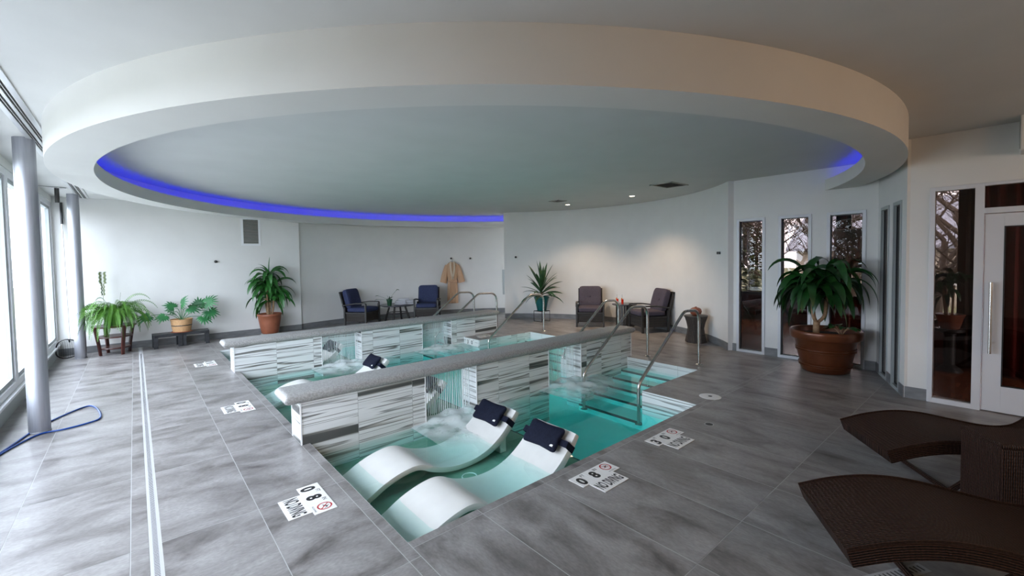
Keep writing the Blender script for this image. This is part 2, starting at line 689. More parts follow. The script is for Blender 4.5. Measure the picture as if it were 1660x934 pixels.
# ================================================================== ROOM SHELL
CEIL = 3.04
WX = -1.2          # glazing plane on the window side
DC = (5.08, 6.4)   # centre of the round bulkhead
RO, RI = 5.70, 5.36
AC, AR = (5.40, 6.58), 4.13   # curved wall at the far right

WATER = -.15
# pool outline as rectangles (x0, x1, y0, y1)
W1 = (4.407, 4.71)
W2 = (8.05, 8.36)
FRONT = [(1.21, 4.89, 2.43, 4.41), (4.89, 6.38, 3.16, 4.41)]
MID = [(1.21, 5.49, 4.70, 8.06), (5.49, 6.97, 5.13, 7.48)]
BACK = [(1.21, 4.89, 8.35, 10.33), (4.89, 6.38, 8.35, 9.60)]
OPEN = [(2.46, 3.18), (4.455, 5.165)]
UNDER = [(1.21, 4.89, 4.40, 4.72), (1.21, 4.89, 8.05, 8.36), (4.89, 5.40, 4.40, 4.72), (4.89, 5.40, 8.05, 8.36)]
HOLE = FRONT + MID + BACK + UNDER


def inside(x, y, rects):
    return any(a < x < b and c < y < d for a, b, c, d in rects)


def sub_rect(r, h):
    a, b, c, d = r
    e, f, g, k = h
    if e >= b or f <= a or g >= d or k <= c:
        return [r]
    out = []
    if a < e:
        out.append((a, e, c, d))
    if f < b:
        out.append((f, b, c, d))
    a2, b2 = max(a, e), min(b, f)
    if c < g:
        out.append((a2, b2, c, g))
    if k < d:
        out.append((a2, b2, k, d))
    return out


def clip_hole(r):
    rs = [r]
    for h in HOLE:
        rs = [q for t in rs for q in sub_rect(t, h)]
    return rs


# ---- floor of large tiles with grout lines
def make_floor():
    m = MB()
    G = .0024
    X1, Y0, Y1 = 12.6, -3.6, 12.6

    def tile(x0, x1, y0, y1, mi):
        uo = (random.uniform(0, 60), random.uniform(0, 60))
        for a, b, c, d in clip_hole((x0 + G, x1 - G, y0 + G, y1 - G)):
            if b - a < .004 or d - c < .004:
                continue
            q = [(a, c), (b, c), (b, d), (a, d)]
            m.poly([(x, y, 0) for x, y in q], mi, [(x + uo[0], y + uo[1]) for x, y in q])
    colx = [WX - .02, -.68, -.08, .008, .066, .60, 1.136, 1.21]
    for i in range(len(colx) - 1):
        if i == 3:
            continue
        y = 3.465 - 1.2 * 6
        if i in (0,):
            y += .02
        while y < Y1:
            tile(colx[i], colx[i + 1], max(y, Y0), min(y + 1.2, Y1), 0)
            y += 1.2
    ys = [Y0, -2.44, -1.24, -.04, 1.16, 2.362, 2.43]
    y = 2.43 + 1.135
    while y < Y1:
        ys.append(y)
        y += 1.2
    ys.append(Y1)
    for j in range(len(ys) - 1):
        x = 1.735 - .6
        if j % 2 == 0 and j != 5:
            x += 0.
        xs = [1.21]
        k = 1.735
        while k < X1:
            xs.append(k)
            k += .6
        xs.append(X1)
        for i in range(len(xs) - 1):
            tile(xs[i], xs[i + 1], ys[j], ys[j + 1], 1)
    # grout bed
    for r in clip_hole((WX - .02, X1, Y0, Y1)):
        a, b, c, d = r
        for a, b, c, d in sub_rect((a, b, c, d), (.012, .062, -3.6, 11.75)):
            m.poly([(a, c, -.0012), (b, c, -.0012), (b, d, -.0012), (a, d, -.0012)], 2)
    return struct('floor', m, [M_floorX, M_floorY, M_grout])


make_floor()


# ---- pool basin
def zfloor(x, y):
    for a, b, c, d in FRONT[1:] + BACK[1:] + MID[1:]:
        if a < x < b and c < y < d:
            st = a + .22
            z = -.62
            for k, dx in enumerate((0, .36, .63, .85, 1.09)):
                if x > st + dx:
                    z = (-.52, -.43, -.35, -.27, -.19)[k]
            return z
    return -.30 if x < 3.3 else -.62


def make_basin():
    xs = {1.21, 3.3, 4.89, 5.40, 5.49, 6.38, 6.97}
    for a in (4.89, 5.49):
        for dx in (0, .36, .63, .85, 1.09):
            xs.add(round(a + .22 + dx, 4))
    ys = {2.43, 3.16, 4.40, 4.41, 4.70, 4.72, 5.13, 7.48, 8.05, 8.06, 8.35, 8.36, 9.60, 10.33}
    xs, ys = sorted(xs), sorted(ys)
    Z = {}
    for i in range(len(xs) - 1):
        for j in range(len(ys) - 1):
            cx, cy = (xs[i] + xs[i + 1]) / 2, (ys[j] + ys[j + 1]) / 2
            if inside(cx, cy, HOLE):
                Z[i, j] = zfloor(cx, cy)
    m = MB()
    trim = MB()
    nose = MB()
    for (i, j), z in Z.items():
        a, b, c, d = xs[i], xs[i + 1], ys[j], ys[j + 1]
        m.poly([(a, c, z), (b, c, z), (b, d, z), (a, d, z)], 1 if (z == -.30) else 0)
        for (di, dj), e in (((-1, 0), ((a, d), (a, c))), ((1, 0), ((b, c), (b, d))), ((0, -1), ((a, c), (b, c))), ((0, 1), ((b, d), (a, d)))):
            z2 = Z.get((i + di, j + dj))
            (p, q), (r, s) = e
            if z2 is None:
                # tiled band down to below the water line, plaster under it
                L0 = p if dj else q
                L1 = r if dj else s
                zt = max(z, -.30)
                m.poly([(p, q, zt), (r, s, zt), (r, s, 0), (p, q, 0)], 2, [(L0, zt + 3.1 * L0 // .6), (L1, zt + 3.1 * L0 // .6), (L1, 3.1 * L0 // .6), (L0, 3.1 * L0 // .6)])
                if z < -.30:
                    m.poly([(p, q, z), (r, s, z), (r, s, -.30), (p, q, -.30)], 0)
            elif z2 > z + .01:
                m.poly([(p, q, z), (r, s, z), (r, s, z2), (p, q, z2)], 0)
                if di:
                    nose.box(min(p, r) - .005, max(p, r) + .012, min(q, s), max(q, s), z2 - .028, z2 + .002)
    o = struct('pool_basin', m, [M_plaster, M_ledge, M_marblelight])
    nose.build('step_nosing', M_nosing, o)
    # tile joints of the band seen at the steps and the white corner trims
    jt = MB()
    for x, y0 in ((5.42, 3.16), (6.02, 3.16)):
        jt.box(x - .002, x + .002, 3.158, 3.1625, -.28, -.002)
    for y in (3.48, 4.02):
        jt.box(6.378, 6.3815, y - .002, y + .002, -.18, -.002)
    for x in (6.0, 6.55):
        jt.box(x - .002, x + .002, 7.4775, 7.482, -.28, -.002)
    for y in (7.1, 6.5, 5.9):
        jt.box(6.968, 6.9715, y - .002, y + .002, -.18, -.002)
    jt.build('tile_joint', M_joint, o)
    return o


make_basin()


def prism_cells(rects, z0, z1):
    xs = sorted({v for r in rects for v in r[:2]})
    ys = sorted({v for r in rects for v in r[2:]})
    C = {(i, j) for i in range(len(xs) - 1) for j in range(len(ys) - 1) if inside((xs[i] + xs[i + 1]) / 2, (ys[j] + ys[j + 1]) / 2, rects)}
    m = MB()
    for i, j in C:
        a, b, c, d = xs[i], xs[i + 1], ys[j], ys[j + 1]
        m.poly([(a, c, z1), (b, c, z1), (b, d, z1), (a, d, z1)])
        m.poly([(a, d, z0), (b, d, z0), (b, c, z0), (a, c, z0)])
        for di, dj, p, q in ((-1, 0, (a, d), (a, c)), (1, 0, (b, c), (b, d)), (0, -1, (a, c), (b, c)), (0, 1, (b, d), (a, d))):
            if (i + di, j + dj) not in C:
                m.poly([(*p, z0), (*q, z0), (*q, z1), (*p, z1)])
    return m


e_ = .004
WR = []
for a, b, c, d in FRONT + MID + BACK:
    WR.append((a - e_, b + e_, c - e_, d + e_))
for x0, x1 in OPEN:
    for wy in (W1, W2):
        WR.append((x0, x1, wy[0] - .02, wy[1] + .02))
pw = prism_cells(WR, -.64, WATER).build('pool_water', M_water)
tag(pw, 'clear turquoise water filling the three bays of the pool', 'water', None, 'stuff')


# ---- pool divider walls with coping
def divider(name, wy, joints, xe):
    y0, y1 = wy
    xs0 = 1.138
    root = struct_root(name)
    seg = [(xs0, OPEN[0][0]), (OPEN[0][1], OPEN[1][0]), (OPEN[1][1], xe)]
    top = .405
    for a, b in seg:
        m = MB()
        k = [a] + [j for j in joints if a < j < b] + [b]
        for i in range(len(k) - 1):
            uo = (random.uniform(0, 40), random.uniform(0, 40))
            g = .0015
            # each slab is a box of its own, a joint apart
            m.box(k[i] + (g if i else 0), k[i + 1] - (g if i < len(k) - 2 else 0), y0, y1, -.66 if i or a > 2 else -.66, top, 0, uo)
        m.box(a + .004, b - .004, y0 + .004, y1 - .004, -.66, top - .002, 1)
        m.build('wall_tile', [M_marble, M_joint], root)
        t = MB()
        for xx in (a, b):
            for yy in (y0, y1):
                t.box(xx - .006, xx + .006, yy - .006, yy + .006, -.30 if xx > 1.3 else 0, top)
        t.build('edge_trim', M_tiletrim, root)
    # thick cap stone with a bull-nosed edge, three lengths
    cuts = [.995, 2.42, 5.0, xe + .065]
    for i in range(3):
        m = MB()
        a, b = cuts[i] + (.0015 if i else 0), cuts[i + 1] - (.0015 if i < 2 else 0)
        prof = []
        hw, hz = (y1 - y0) / 2 + .055, .05
        yc, zc = (y0 + y1) / 2, top + hz
        for k in range(9):
            t = -PI / 2 + PI * k / 8
            prof.append((yc + hw - hz + hz * math.cos(t), zc + hz * math.sin(t)))
        for k in range(9):
            t = PI / 2 + PI * k / 8
            prof.append((yc - hw + hz + hz * math.cos(t), zc + hz * math.sin(t)))
        ends = []
        N = 5
        for k in range(N + 1):
            # round the outer ends too
            u = k / N
            ends.append(u)
        rows = []
        if i == 0:
            for u in (0, .3, .6, .85, 1):
                sh = math.sqrt(max(0, 1 - (1 - u) ** 2))
                rows.append([(a + .05 * u, yc + (y - yc) * (1 - .03 * (1 - sh)), zc + (z - zc) * (.25 + .75 * sh)) for y, z in prof])
        else:
            rows.append([(a, y, z) for y, z in prof])
        if i == 2:
            for u in (1, .85, .6, .3, 0):
                sh = math.sqrt(max(0, 1 - (1 - u) ** 2))
                rows.append([(b - .05 * u, yc + (y - yc) * (1 - .03 * (1 - sh)), zc + (z - zc) * (.25 + .75 * sh)) for y, z in prof])
        else:
            rows.append([(b, y, z) for y, z in prof])
        m.grid(rows, closed_u=True, cap=True)
        m.build('coping', M_coping, root)
    return root


divider('wall_pool_front', W1, [1.683, 2.297, 3.532, 4.078, 5.30, 5.669, 6.2], 6.49)
divider('wall_pool_back', W2, [1.74, 2.32, 3.40, 3.95, 5.30, 5.80], 6.42)


# ---- enclosing walls
def wall_strip(name, pts, z0, z1, th, m=M_wall, side=1, base=True, base_name=None, trims=None):
    """vertical wall along a plan polyline; th goes to the left (side=1) of travel; the room is on the other side"""
    mb = MB()
    n = len(pts)
    off = []
    for i, p in enumerate(pts):
        a = Vector(pts[max(i - 1, 0)])
        b = Vector(pts[min(i + 1, n - 1)])
        d = (b - a).normalized()
        nr = Vector((-d.y, d.x)) * side
        off.append(nr)
    inn = [Vector(p) for p in pts]
    out = [Vector(p) + off[i] * th for i, p in enumerate(pts)]
    sm = n > 6
    mb.grid([[(p.x, p.y, z) for p in inn] for z in (z0, z1)], smooth=sm)
    mb.grid([[(p.x, p.y, z) for p in out] for z in (z1, z0)], smooth=sm)
    for k in (0, n - 1):
        mb.poly([(inn[k].x, inn[k].y, z0), (out[k].x, out[k].y, z0), (out[k].x, out[k].y, z1), (inn[k].x, inn[k].y, z1)])
    o = struct(name, mb, m, weld=False)
    if base:
        b = MB()
        q = [Vector(p) - off[i] * .012 for i, p in enumerate(pts)]
        b.grid([[(p.x, p.y, z) for p in q] for z in (0, .135)], smooth=sm)
        b.grid([[(q[i].x, q[i].y, .135) for i in range(n)], [(inn[i].x, inn[i].y, .135) for i in range(n)]], smooth=False)
        for k in (0, n - 1):
            b.poly([(inn[k].x, inn[k].y, 0), (q[k].x, q[k].y, 0), (q[k].x, q[k].y, .135), (inn[k].x, inn[k].y, .135)])
        struct(base_name or name.replace('wall', 'baseboard'), b, M_base, weld=False)
    return o


def arc_pts(c, r, a0, a1, n):
    return [(c[0] + r * math.cos(R_(a0 + (a1 - a0) * k / n)), c[1] + r * math.sin(R_(a0 + (a1 - a0) * k / n))) for k in range(n + 1)]


wall_strip('wall_back_left', [(WX - .2, 11.97), (3.19, 11.97)], 0, CEIL, .2, side=1, base_name='baseboard_back_left')
wall_strip('wall_back_curved', arc_pts(DC, 5.915, 109.2, 40, 36), 0, CEIL, .15, side=1, base_name='baseboard_back_curved')
wall_strip('wall_right_curved', arc_pts(AC, AR, 49.6, -49.4, 48), 0, CEIL, .15, side=1, base_name='baseboard_right_curved')
# window side, wall below the glass with its sill
struct('wall_window_side', bx(WX - .12, WX + .05, -3.6, 11.97, -.02, .20), M_greyframe)
sl = MB()
sl.box(WX - .14, WX + .09, -3.6, 11.97, .20, .235)
struct('trim_1', sl, M_white, bevel=.006)
struct('wall_window_head', bx(WX - .16, WX + .06, -3.6, 11.97, 2.93, CEIL), M_wall)
struct('wall_window_side_light_block', bx(WX - .16, WX + .04, -3.6, 1.75, .2, 2.95), M_wall)  # unseen wall stretch in place of windows, added to darken the near right
struct('wall_behind', bx(WX - .2, 7.2, -3.8, -3.6, 0, CEIL), M_wall)


# left windows: framed bays
def left_window(k, y0, y1):
    r = struct_root('window_%d' % k)
    f = MB()
    f.box(WX - .05, WX + .05, y0, y0 + .075, .235, 2.93)
    f.box(WX - .05, WX + .05, y1 - .075, y1, .235, 2.93)
    f.box(WX - .05, WX + .05, y0 + .075, y1 - .075, .235, .32)
    f.box(WX - .05, WX + .05, y0 + .075, y1 - .075, 2.84, 2.93)
    f.build('window_frame', M_white, r, bevel=.006)
    s2 = MB()
    for a, b in ((y0 + .08, y0 + .125), (y1 - .125, y1 - .08)):
        s2.box(WX - .02, WX + .03, a, b, .325, 2.835)
    s2.box(WX - .02, WX + .03, y0 + .125, y1 - .125, .325, .37)
    s2.box(WX - .02, WX + .03, y0 + .125, y1 - .125, 2.79, 2.835)
    s2.build('sash', M_greyframe, r, bevel=.004)
    bx(WX - .004, WX + .004, y0 + .12, y1 - .12, .365, 2.795).build('pane', M_glass, r)
    return r


edges = [1.74, 3.01, 4.28, 5.55, 6.82, 8.13, 9.40, 10.67, 11.95]
for k in range(len(edges) - 1):
    left_window(4 + k, edges[k], edges[k + 1])


# wall with the three tall windows
def window_wall(name, p0, p1, openings, z0, z1, th, m):
    """wall from p0 to p1 (room on the right of travel), openings (s0, s1, zb, zt) along it"""
    p0, p1 = Vector(p0), Vector(p1)
    d = (p1 - p0)
    L = d.length
    d.normalize()
    nr = Vector((-d.y, d.x))
    mb = MB()

    def blk(s0, s1, a, b):
        if s1 - s0 < 1e-4 or b - a < 1e-4:
            return
        c = p0 + d * (s0 + s1) / 2 + nr * th / 2
        mb.xbox((c.x, c.y, (a + b) / 2), (d.x * (s1 - s0) / 2, d.y * (s1 - s0) / 2, 0), (nr.x * th / 2, nr.y * th / 2, 0), (0, 0, (b - a) / 2))
    s = 0
    for s0, s1, zb, zt in openings:
        blk(s, s0, z0, z1)
        blk(s0, s1, zt, z1)
        blk(s0, s1, z0, zb)
        s = s1
    blk(s, L, z0, z1)
    o = struct(name, mb, m)
    b = MB()
    s = 0
    for s0, s1, zb, zt in list(openings) + [(L, L, 0, 0)]:
        if s0 - s > .01:
            c = p0 + d * (s + s0) / 2 - nr * .006
            b.xbox((c.x, c.y, .0675), (d.x * (s0 - s) / 2, d.y * (s0 - s) / 2, 0), (nr.x * .006, nr.y * .006, 0), (0, 0, .0675))
        s = s1
    struct(name.replace('wall', 'baseboard'), b, M_base)
    return o


def tall_window(k, p, d, wdt, zt, deep, mfr, fr=.045):
    """framed fixed light from the floor up; p is the start on the wall face, d the direction along it"""
    d = Vector(d).normalized()
    r = struct_root('window_%d' % k, (p[0], p[1], 0), math.atan2(d.y, d.x))
    f = MB()
    f.box(0, fr, -.012, deep, 0, zt)
    f.box(wdt - fr, wdt, -.012, deep, 0, zt)
    f.box(fr, wdt - fr, -.012, deep, zt - fr, zt)
    f.box(fr, wdt - fr, -.012, deep, 0, fr)
    f.build('window_frame', mfr, r, bevel=.004)
    g = MB()
    for a, b, c, e in ((fr, fr + .012, fr, zt - fr), (wdt - fr - .012, wdt - fr, fr, zt - fr)):
        g.box(a, b, deep * .35, deep * .35 + .02, c, e)
    g.box(fr, wdt - fr, deep * .35, deep * .35 + .02, zt - fr - .012, zt - fr)
    g.box(fr, wdt - fr, deep * .35, deep * .35 + .02, fr, fr + .012)
    g.build('gasket', M_black, r)
    bx(fr + .008, wdt - fr - .008, deep * .35 + .006, deep * .35 + .012, fr + .008, zt - fr - .008).build('pane', M_tint, r)
    return r


TW = 8.15
ZW = 2.355
ops = [(.135, .60, 0, ZW), (.80, 1.275, 0, ZW), (1.475, 1.96, 0, ZW)]
window_wall('wall_right_windows', (TW, 3.455), (TW, 1.36), ops, 0, CEIL, .15, M_wall)
for k, (a, b, _, _) in enumerate(ops):
    tall_window(k + 1, (TW, 3.455 - a), (0, -1), b - a, ZW, .10, M_whiteframe)
A0, A1 = Vector((8.15, 1.36)), Vector((6.89, .89))
AL = (A1 - A0).length
opa = [(.19, .60, 0, 2.352), (.80, 1.16, 0, 2.36)]
window_wall('wall_right_angled', A0, A1, opa, 0, CEIL, .15, M_wall)
AD = (A1 - A0).normalized()
for k, (a, b, _, zt) in enumerate(opa):
    p = A0 + AD * a
    tall_window(13 + k, p, AD, b - a, zt, .045, M_greyframe)
# wall with the entrance door
DX = 6.9
opd = [(.19, 1.60, 0, 2.45)]
window_wall('wall_right_door', (DX, .885), (DX, -3.6), opd, 0, CEIL, .15, M_wall)


def make_door():
    r = struct_root('door_1', (DX, .695, 0), R_(-90))   # local x runs along the wall, y into the wall
    H = 2.45
    f = MB()
    f.box(0, .045, -.015, .10, 0, H)
    f.box(.355, .425, -.015, .10, 0, H)
    f.box(1.365, 1.41, -.015, .10, 0, H)
    f.box(.045, .355, -.015, .10, H - .045, H)
    f.box(.425, 1.365, -.015, .10, H - .03, H)
    f.box(.425, 1.365, -.015, .10, 2.125, 2.185)
    f.box(.045, .355, -.015, .10, 0, .055)
    f.build('door_frame', M_whiteframe, r, bevel=.004)
    bx(.045, .355, .03, .038, .055, H - .045).build('sidelight_pane', M_tint, r)
    bx(.425, 1.365, .03, .038, 2.185, H - .03).build('transom_pane', M_tint, r)
    l = MB()
    l.box(.431, .57, 0, .05, .012, 2.118)
    l.box(1.22, 1.359, 0, .05, .012, 2.118)
    l.box(.57, 1.22, 0, .05, 1.985, 2.118)
    l.box(.57, 1.22, 0, .05, .012, .29)
    lo = l.build('door_leaf', M_whiteframe, r, bevel=.003)
    bx(.57, 1.22, .02, .03, .29, 1.985).build('glass_pane', M_tint, lo)
    g = MB()
    for a, b, c, d in ((.57, .58, .29, 1.985), (1.21, 1.22, .29, 1.985), (.58, 1.21, .29, .30), (.58, 1.21, 1.975, 1.985)):
        g.box(a, b, -.003, .02, c, d)
    g.build('gasket', M_black, lo)
    h = MB()
    h.tube([(.487, -.055, .635), (.487, -.055, 1.395)], .014, 14)
    for z in (.75, 1.28):
        h.tube([(.487, -.055, z), (.487, .0, z)], .008, 10)
    h.build('pull_handle', M_steel, lo)
    return r


make_door()

# ceiling slab (opening-free) over the hall and the rooms behind the glass
cb = MB()
cb.box(WX - .35, 12.9, -3.8, 12.8, CEIL, CEIL + .2)
struct('ceiling', cb, M_ceil)


# ---- round dropped bulkhead with a light cove
def ring(rows_rz, a0, a1, n, mb, mi=0, smooth=True):
    rows = []
    for r, z in rows_rz:
        row = []
        for k in range(n + 1):
            t = R_(a0 + (a1 - a0) * k / n)
            x, y = DC[0] + r * math.cos(t), DC[1] + r * math.sin(t)
            row.append((min(x, 8.22) if y < 3 else x, y, z))
        rows.append(row)
    mb.grid(rows, mi, smooth=smooth)


ZS = 2.70
dm = MB()
for a, b in (((RO, CEIL), (RO, ZS)), ((RO, ZS), (RI, ZS)), ((RI, ZS), (RI, ZS + .165)), ((RI, ZS + .165), (RI + .03, ZS + .165)),
             ((RI + .03, ZS + .165), (RI + .03, ZS + .03)), ((RI + .03, ZS + .03), (RO - .03, ZS + .03)), ((RO - .03, ZS + .03), (RO - .03, CEIL))):
    ring([a, b], 30, 306, 180, dm)
struct('ceiling_bulkhead_ring', dm, M_drum, weld=False)
ld = MB()
ring([(RI + .035, ZS + .10), (RI + .035, ZS + .125)], 30.3, 303, 180, ld)
ring([(RI + .035, ZS + .125), (RI + .045, ZS + .125)], 30.3, 303, 180, ld)
ring([(RI + .045, ZS + .125), (RI + .045, ZS + .10)], 30.3, 303, 180, ld)
led = ld.build('led_strip', M_led, weld=False)
tag(led, 'blue glowing light strip in the cove of the round ceiling ring', 'light strip')

# ---- the rooms behind the tinted glass
fm = MB()
fm.poly([(x, y, .006) for x, y in [(8.30, 1.45), (12.55, 1.45), (12.55, 6.2), (9.72, 6.2)] + arc_pts(AC, 4.30, -6, -46, 12)])
struct('floor_treatment_room', fm, M_woodfloor)
struct('floor_entrance_room', bx(7.05, 9.4, -3.6, .95, -.02, .006), M_woodfloor)
struct('wall_partition', bx(8.30, 12.55, 1.30, 1.42, 0, CEIL), M_redwall)
struct('wall_treatment_far_side', bx(9.6, 12.55, 6.2, 6.32, 0, CEIL), M_redwall)
window_wall('wall_treatment_outer', (12.55, 6.2), (12.55, 1.3), [(.5, 2.0, .65, 2.85), (2.15, 3.4, .65, 2.85), (3.55, 4.6, .65, 2.85)], 0, CEIL, .15, M_redwall)
window_wall('wall_entrance_outer', (9.35, 1.6), (9.35, -3.6), [(.30, 1.02, .62, 3.0)], 0, CEIL, .15, M_redwall)
for k, (a, b) in enumerate(((.5, 2.0), (2.15, 3.4), (3.55, 4.6))):
    r = struct_root('window_%d' % (15 + k), (12.55, 6.2 - a, 0), R_(-90))
    f = MB()
    L = b - a
    for x0, x1, z0, z1 in ((0, .07, .65, 2.85), (L - .07, L, .65, 2.85), (.07, L - .07, .65, .72), (.07, L - .07, 2.78, 2.85)):
        f.box(x0, x1, 0, .1, z0, z1)
    f.build('window_frame', M_dark, r)
    bx(.07, L - .07, .04, .05, .72, 2.78).build('pane', M_glass, r)
r = struct_root('window_18', (9.35, 1.30, 0), R_(-90))
f = MB()
for x0, x1, z0, z1 in ((0, .05, .62, 3.0), (.67, .72, .62, 3.0), (.05, .67, .62, .67), (.05, .67, 2.95, 3.0)):
    f.box(x0, x1, 0, .1, z0, z1)
f.build('window_frame', M_dark, r)
bx(.05, .67, .04, .05, .67, 2.95).build('pane', M_glass, r)


def curtain(name, label, x, y0, y1, z0, z1, m):
    mb = MB()
    rows = []
    n = int((y1 - y0) / .02)
    for z in (z0, (z0 + z1) / 2, z1):
        rows.append([(x + .03 * math.sin(k * .9) + .01 * math.sin(k * 2.3), y0 + (y1 - y0) * k / n, z) for k in range(n + 1)])
    mb.grid(rows)
    o = mb.build(name, m)
    sol = o.modifiers.new('thickness', 'SOLIDIFY')
    sol.thickness = .006
    return tag(o, label, 'curtain')


curtain('curtain', 'brown gathered curtain beside the window seen through the narrow door sidelight', 9.22, .43, .62, .05, 3.0, M_browncurtain)
curtain('curtain', 'deep red curtain seen through the large glass of the white door', 8.9, -1.3, .40, .02, 2.9, M_redcurtain)

# ================================================================== CEILING FIXTURES
def downlight(x, y, label, group, power):
    t = thing('ceiling_downlight', label, 'ceiling light', (x, y, CEIL), 0, group)
    lt([(.055, -.004), (.075, -.006), (.078, 0), (.055, 0)], n=28).build('trim_ring', M_white, t)
    lt([(.055, -.003), (.03, -.0035), (.0005, -.0035)], n=28).build('lens', M_lamp, t)
    l = bpy.data.lights.new('downlight_lamp', 'SPOT')
    l.energy = power
    l.color = (1, .74, .52)
    l.spot_size = R_(115)
    l.spot_blend = .8
    l.shadow_soft_size = .05
    o = bpy.data.objects.new('downlight_lamp', l)
    COL.objects.link(o)
    o.parent = t
    o.location = (0, 0, -.02)
    return t


P_DOWN = 160
downlight(8.25, 7.42, 'lit recessed ceiling light nearer the small dark square ceiling vent', 'recessed ceiling lights', P_DOWN)
downlight(8.28, 5.57, 'lit recessed ceiling light nearer the large louvred ceiling vent', 'recessed ceiling lights', P_DOWN)


def ceiling_vent(x, y, sx, sy, rz, label, cat='air vent'):
    t = thing('ceiling_vent', label, cat, (x, y, CEIL), rz, 'louvred air vents')
    f = MB()
    for a, b, c, d in ((-sx, sx, -sy, -sy + .03), (-sx, sx, sy - .03, sy), (-sx, -sx + .03, -sy, sy), (sx - .03, sx, -sy, sy)):
        f.box(a, b, c, d, -.012, 0)
    f.build('frame', M_vent, t)
    bx(-sx + .03, sx - .03, -sy + .03, sy - .03, -.002, 0).build('recess', M_ventdark, t)
    s = MB()
    n = int(sy * 2 / .03)
    for k in range(1, n):
        yy = -sy + k * 2 * sy / n
        s.xbox((0, yy, -.006), (sx - .03, 0, 0), (0, .008, .004), (0, 0, .0008))
    s.build('louvres', M_vent, t)
    return t


ceiling_vent(7.55, 4.28, .30, .22, R_(0), 'large louvred ceiling vent close to the corner above the three tall windows')
ceiling_vent(7.50, 7.05, .15, .15, R_(0), 'small dark square ceiling vent beside a lit recessed light')


def slot_diffuser(y0, y1, label):
    t = thing('slot_diffuser', label, 'air vent', (-.70, (y0 + y1) / 2, CEIL), 0, 'linear slot air diffusers by the windows')
    h = (y1 - y0) / 2
    f = MB()
    for a, b in ((-.085, -.045), (-.012, .012), (.045, .085)):
        f.box(a, b, -h, h, -.012, 0)
    f.build('frame', M_slot, t, bevel=.003)
    bx(-.045, .045, -h, h, -.002, 0).build('slot_recess', M_ventdark, t)
    v = MB()
    for a in (-.03, .028):
        v.box(a - .002, a + .002, -h, h, -.01, -.002)
    v.build('vane', M_slot, t)


slot_diffuser(2.4, 7.6, 'long twin-slot ceiling diffuser above the nearer steel column')
slot_diffuser(9.1, 12.0 - .05, 'short twin-slot ceiling diffuser above the farther steel column')

t = thing('wall_grille', 'white louvred return-air grille high on the wall above the terracotta pot plant', 'air vent', (2.13, 11.97, 2.46))
f = MB()
for a, b, c, d in ((-.20, .20, -.33, -.285), (-.20, .20, .285, .33), (-.20, -.155, -.285, .285), (.155, .20, -.285, .285)):
    f.box(a, b, -.014, 0, c, d)
f.build('frame', M_white, t)
bx(-.155, .155, -.002, 0, -.285, .285).build('recess', M_ventdark, t)
s = MB()
for k in range(22):
    z = -.275 + k * .026
    s.xbox((0, -.008, z), (.155, 0, 0), (0, .006, .006), (0, -.0008, .0008))
s.build('louvres', M_vent, t)

t = thing('air_handler', 'white box unit with side grille high on the wall over the glazed door', 'air unit', (6.9, -.42, 2.70))
m = bx(-.34, 0, -.45, .45, 0, .34)
m.build('casing', M_wall, t, bevel=.008)
f = MB()
for a, b, c, d in ((-.30, -.04, .06, .08), (-.30, -.04, .26, .28), (-.30, -.28, .08, .26), (-.06, -.04, .08, .26)):
    f.box(a, b, .45, .458, c, d)
for k in range(9):
    x = -.27 + k * .026
    f.box(x, x + .008, .45, .457, .08, .26)
f.build('grille', M_vent, t)
bx(-.28, -.06, .4495, .4515, .08, .26).build('grille_recess', M_ventdark, t)

t = thing('ceiling_bracket', 'small metal bracket hanging from the ceiling beside the farther column', 'bracket', (-.93, 10.5, CEIL))
f = MB()
f.box(-.25, .06, -.02, .02, -.012, 0)
f.box(-.09, .11, -.035, .035, -.02, -.008)
f.build('plate', M_slot, t, bevel=.003)
f = MB()
f.tube([(.0, 0, -.015), (0, 0, -.26)], .03, 14)
f.build('stub', M_dark, t)



def wall_fill_lamp(x, label):  # warm fill lamp added on the unseen wall to light bulkhead and wicker
    t = thing('wall_fill_lamp', label, 'fill lamp', (x, -3.6, 2.1), 0, 'added warm fill lamps behind the camera')
    lt([(.0005, -.14), (.06, -.14), (.075, 0), (.06, .14), (.0005, .14)], (0, .10, 0), 20).build('lamp_shade', M_lamp, t)
    bx(-.05, .05, 0, .03, -.10, .10).build('back_plate', M_steel, t)
    l = bpy.data.lights.new('fill_lamp', 'POINT')
    l.energy = P_FILL
    l.color = (1, .62, .35)
    l.shadow_soft_size = .16
    o = bpy.data.objects.new('fill_lamp', l)
    COL.objects.link(o)
    o.parent = t
    o.location = (0, .32, 0)


P_FILL = 42
wall_fill_lamp(1.8, 'added warm fill lamp on the unseen wall behind the camera, nearer the windows')
wall_fill_lamp(5.0, 'added warm fill lamp on the unseen wall behind the camera, nearer the glazed door')

# ================================================================== COLUMNS
def column(y, label):
    t = thing('round_column', label, 'column', (-.81, y, 0), 0, 'steel columns by the windows')
    lt([(.083, 0), (.083, CEIL)], n=40).build('shaft', M_alum, t)
    lt([(.086, 0), (.086, .012), (.083, .014)], n=40).build('base_ring', M_alum, t)


column(6.68, 'thick brushed steel column with a blue hose lying round its foot')
column(11.39, 'brushed steel column standing beside the pool skimmer net and fern')

# ================================================================== DECK FITTINGS
t = thing('trench_drain', 'long slotted white trench drain running along the window side of the pool', 'drain', (.037, 0, 0))
f = MB()
f.box(-.025, .025, -3.6, 11.75, -.02, -.0005)
f.build('channel_grate', M_rim, t)
f = MB()
for k in range(600):
    y = 1.2 + k * .0165
    f.poly([(-.013, y, .0003), (.013, y, .0003), (.013, y + .006, .0003), (-.013, y + .006, .0003)])
f.build('slots', M_ventdark, t)

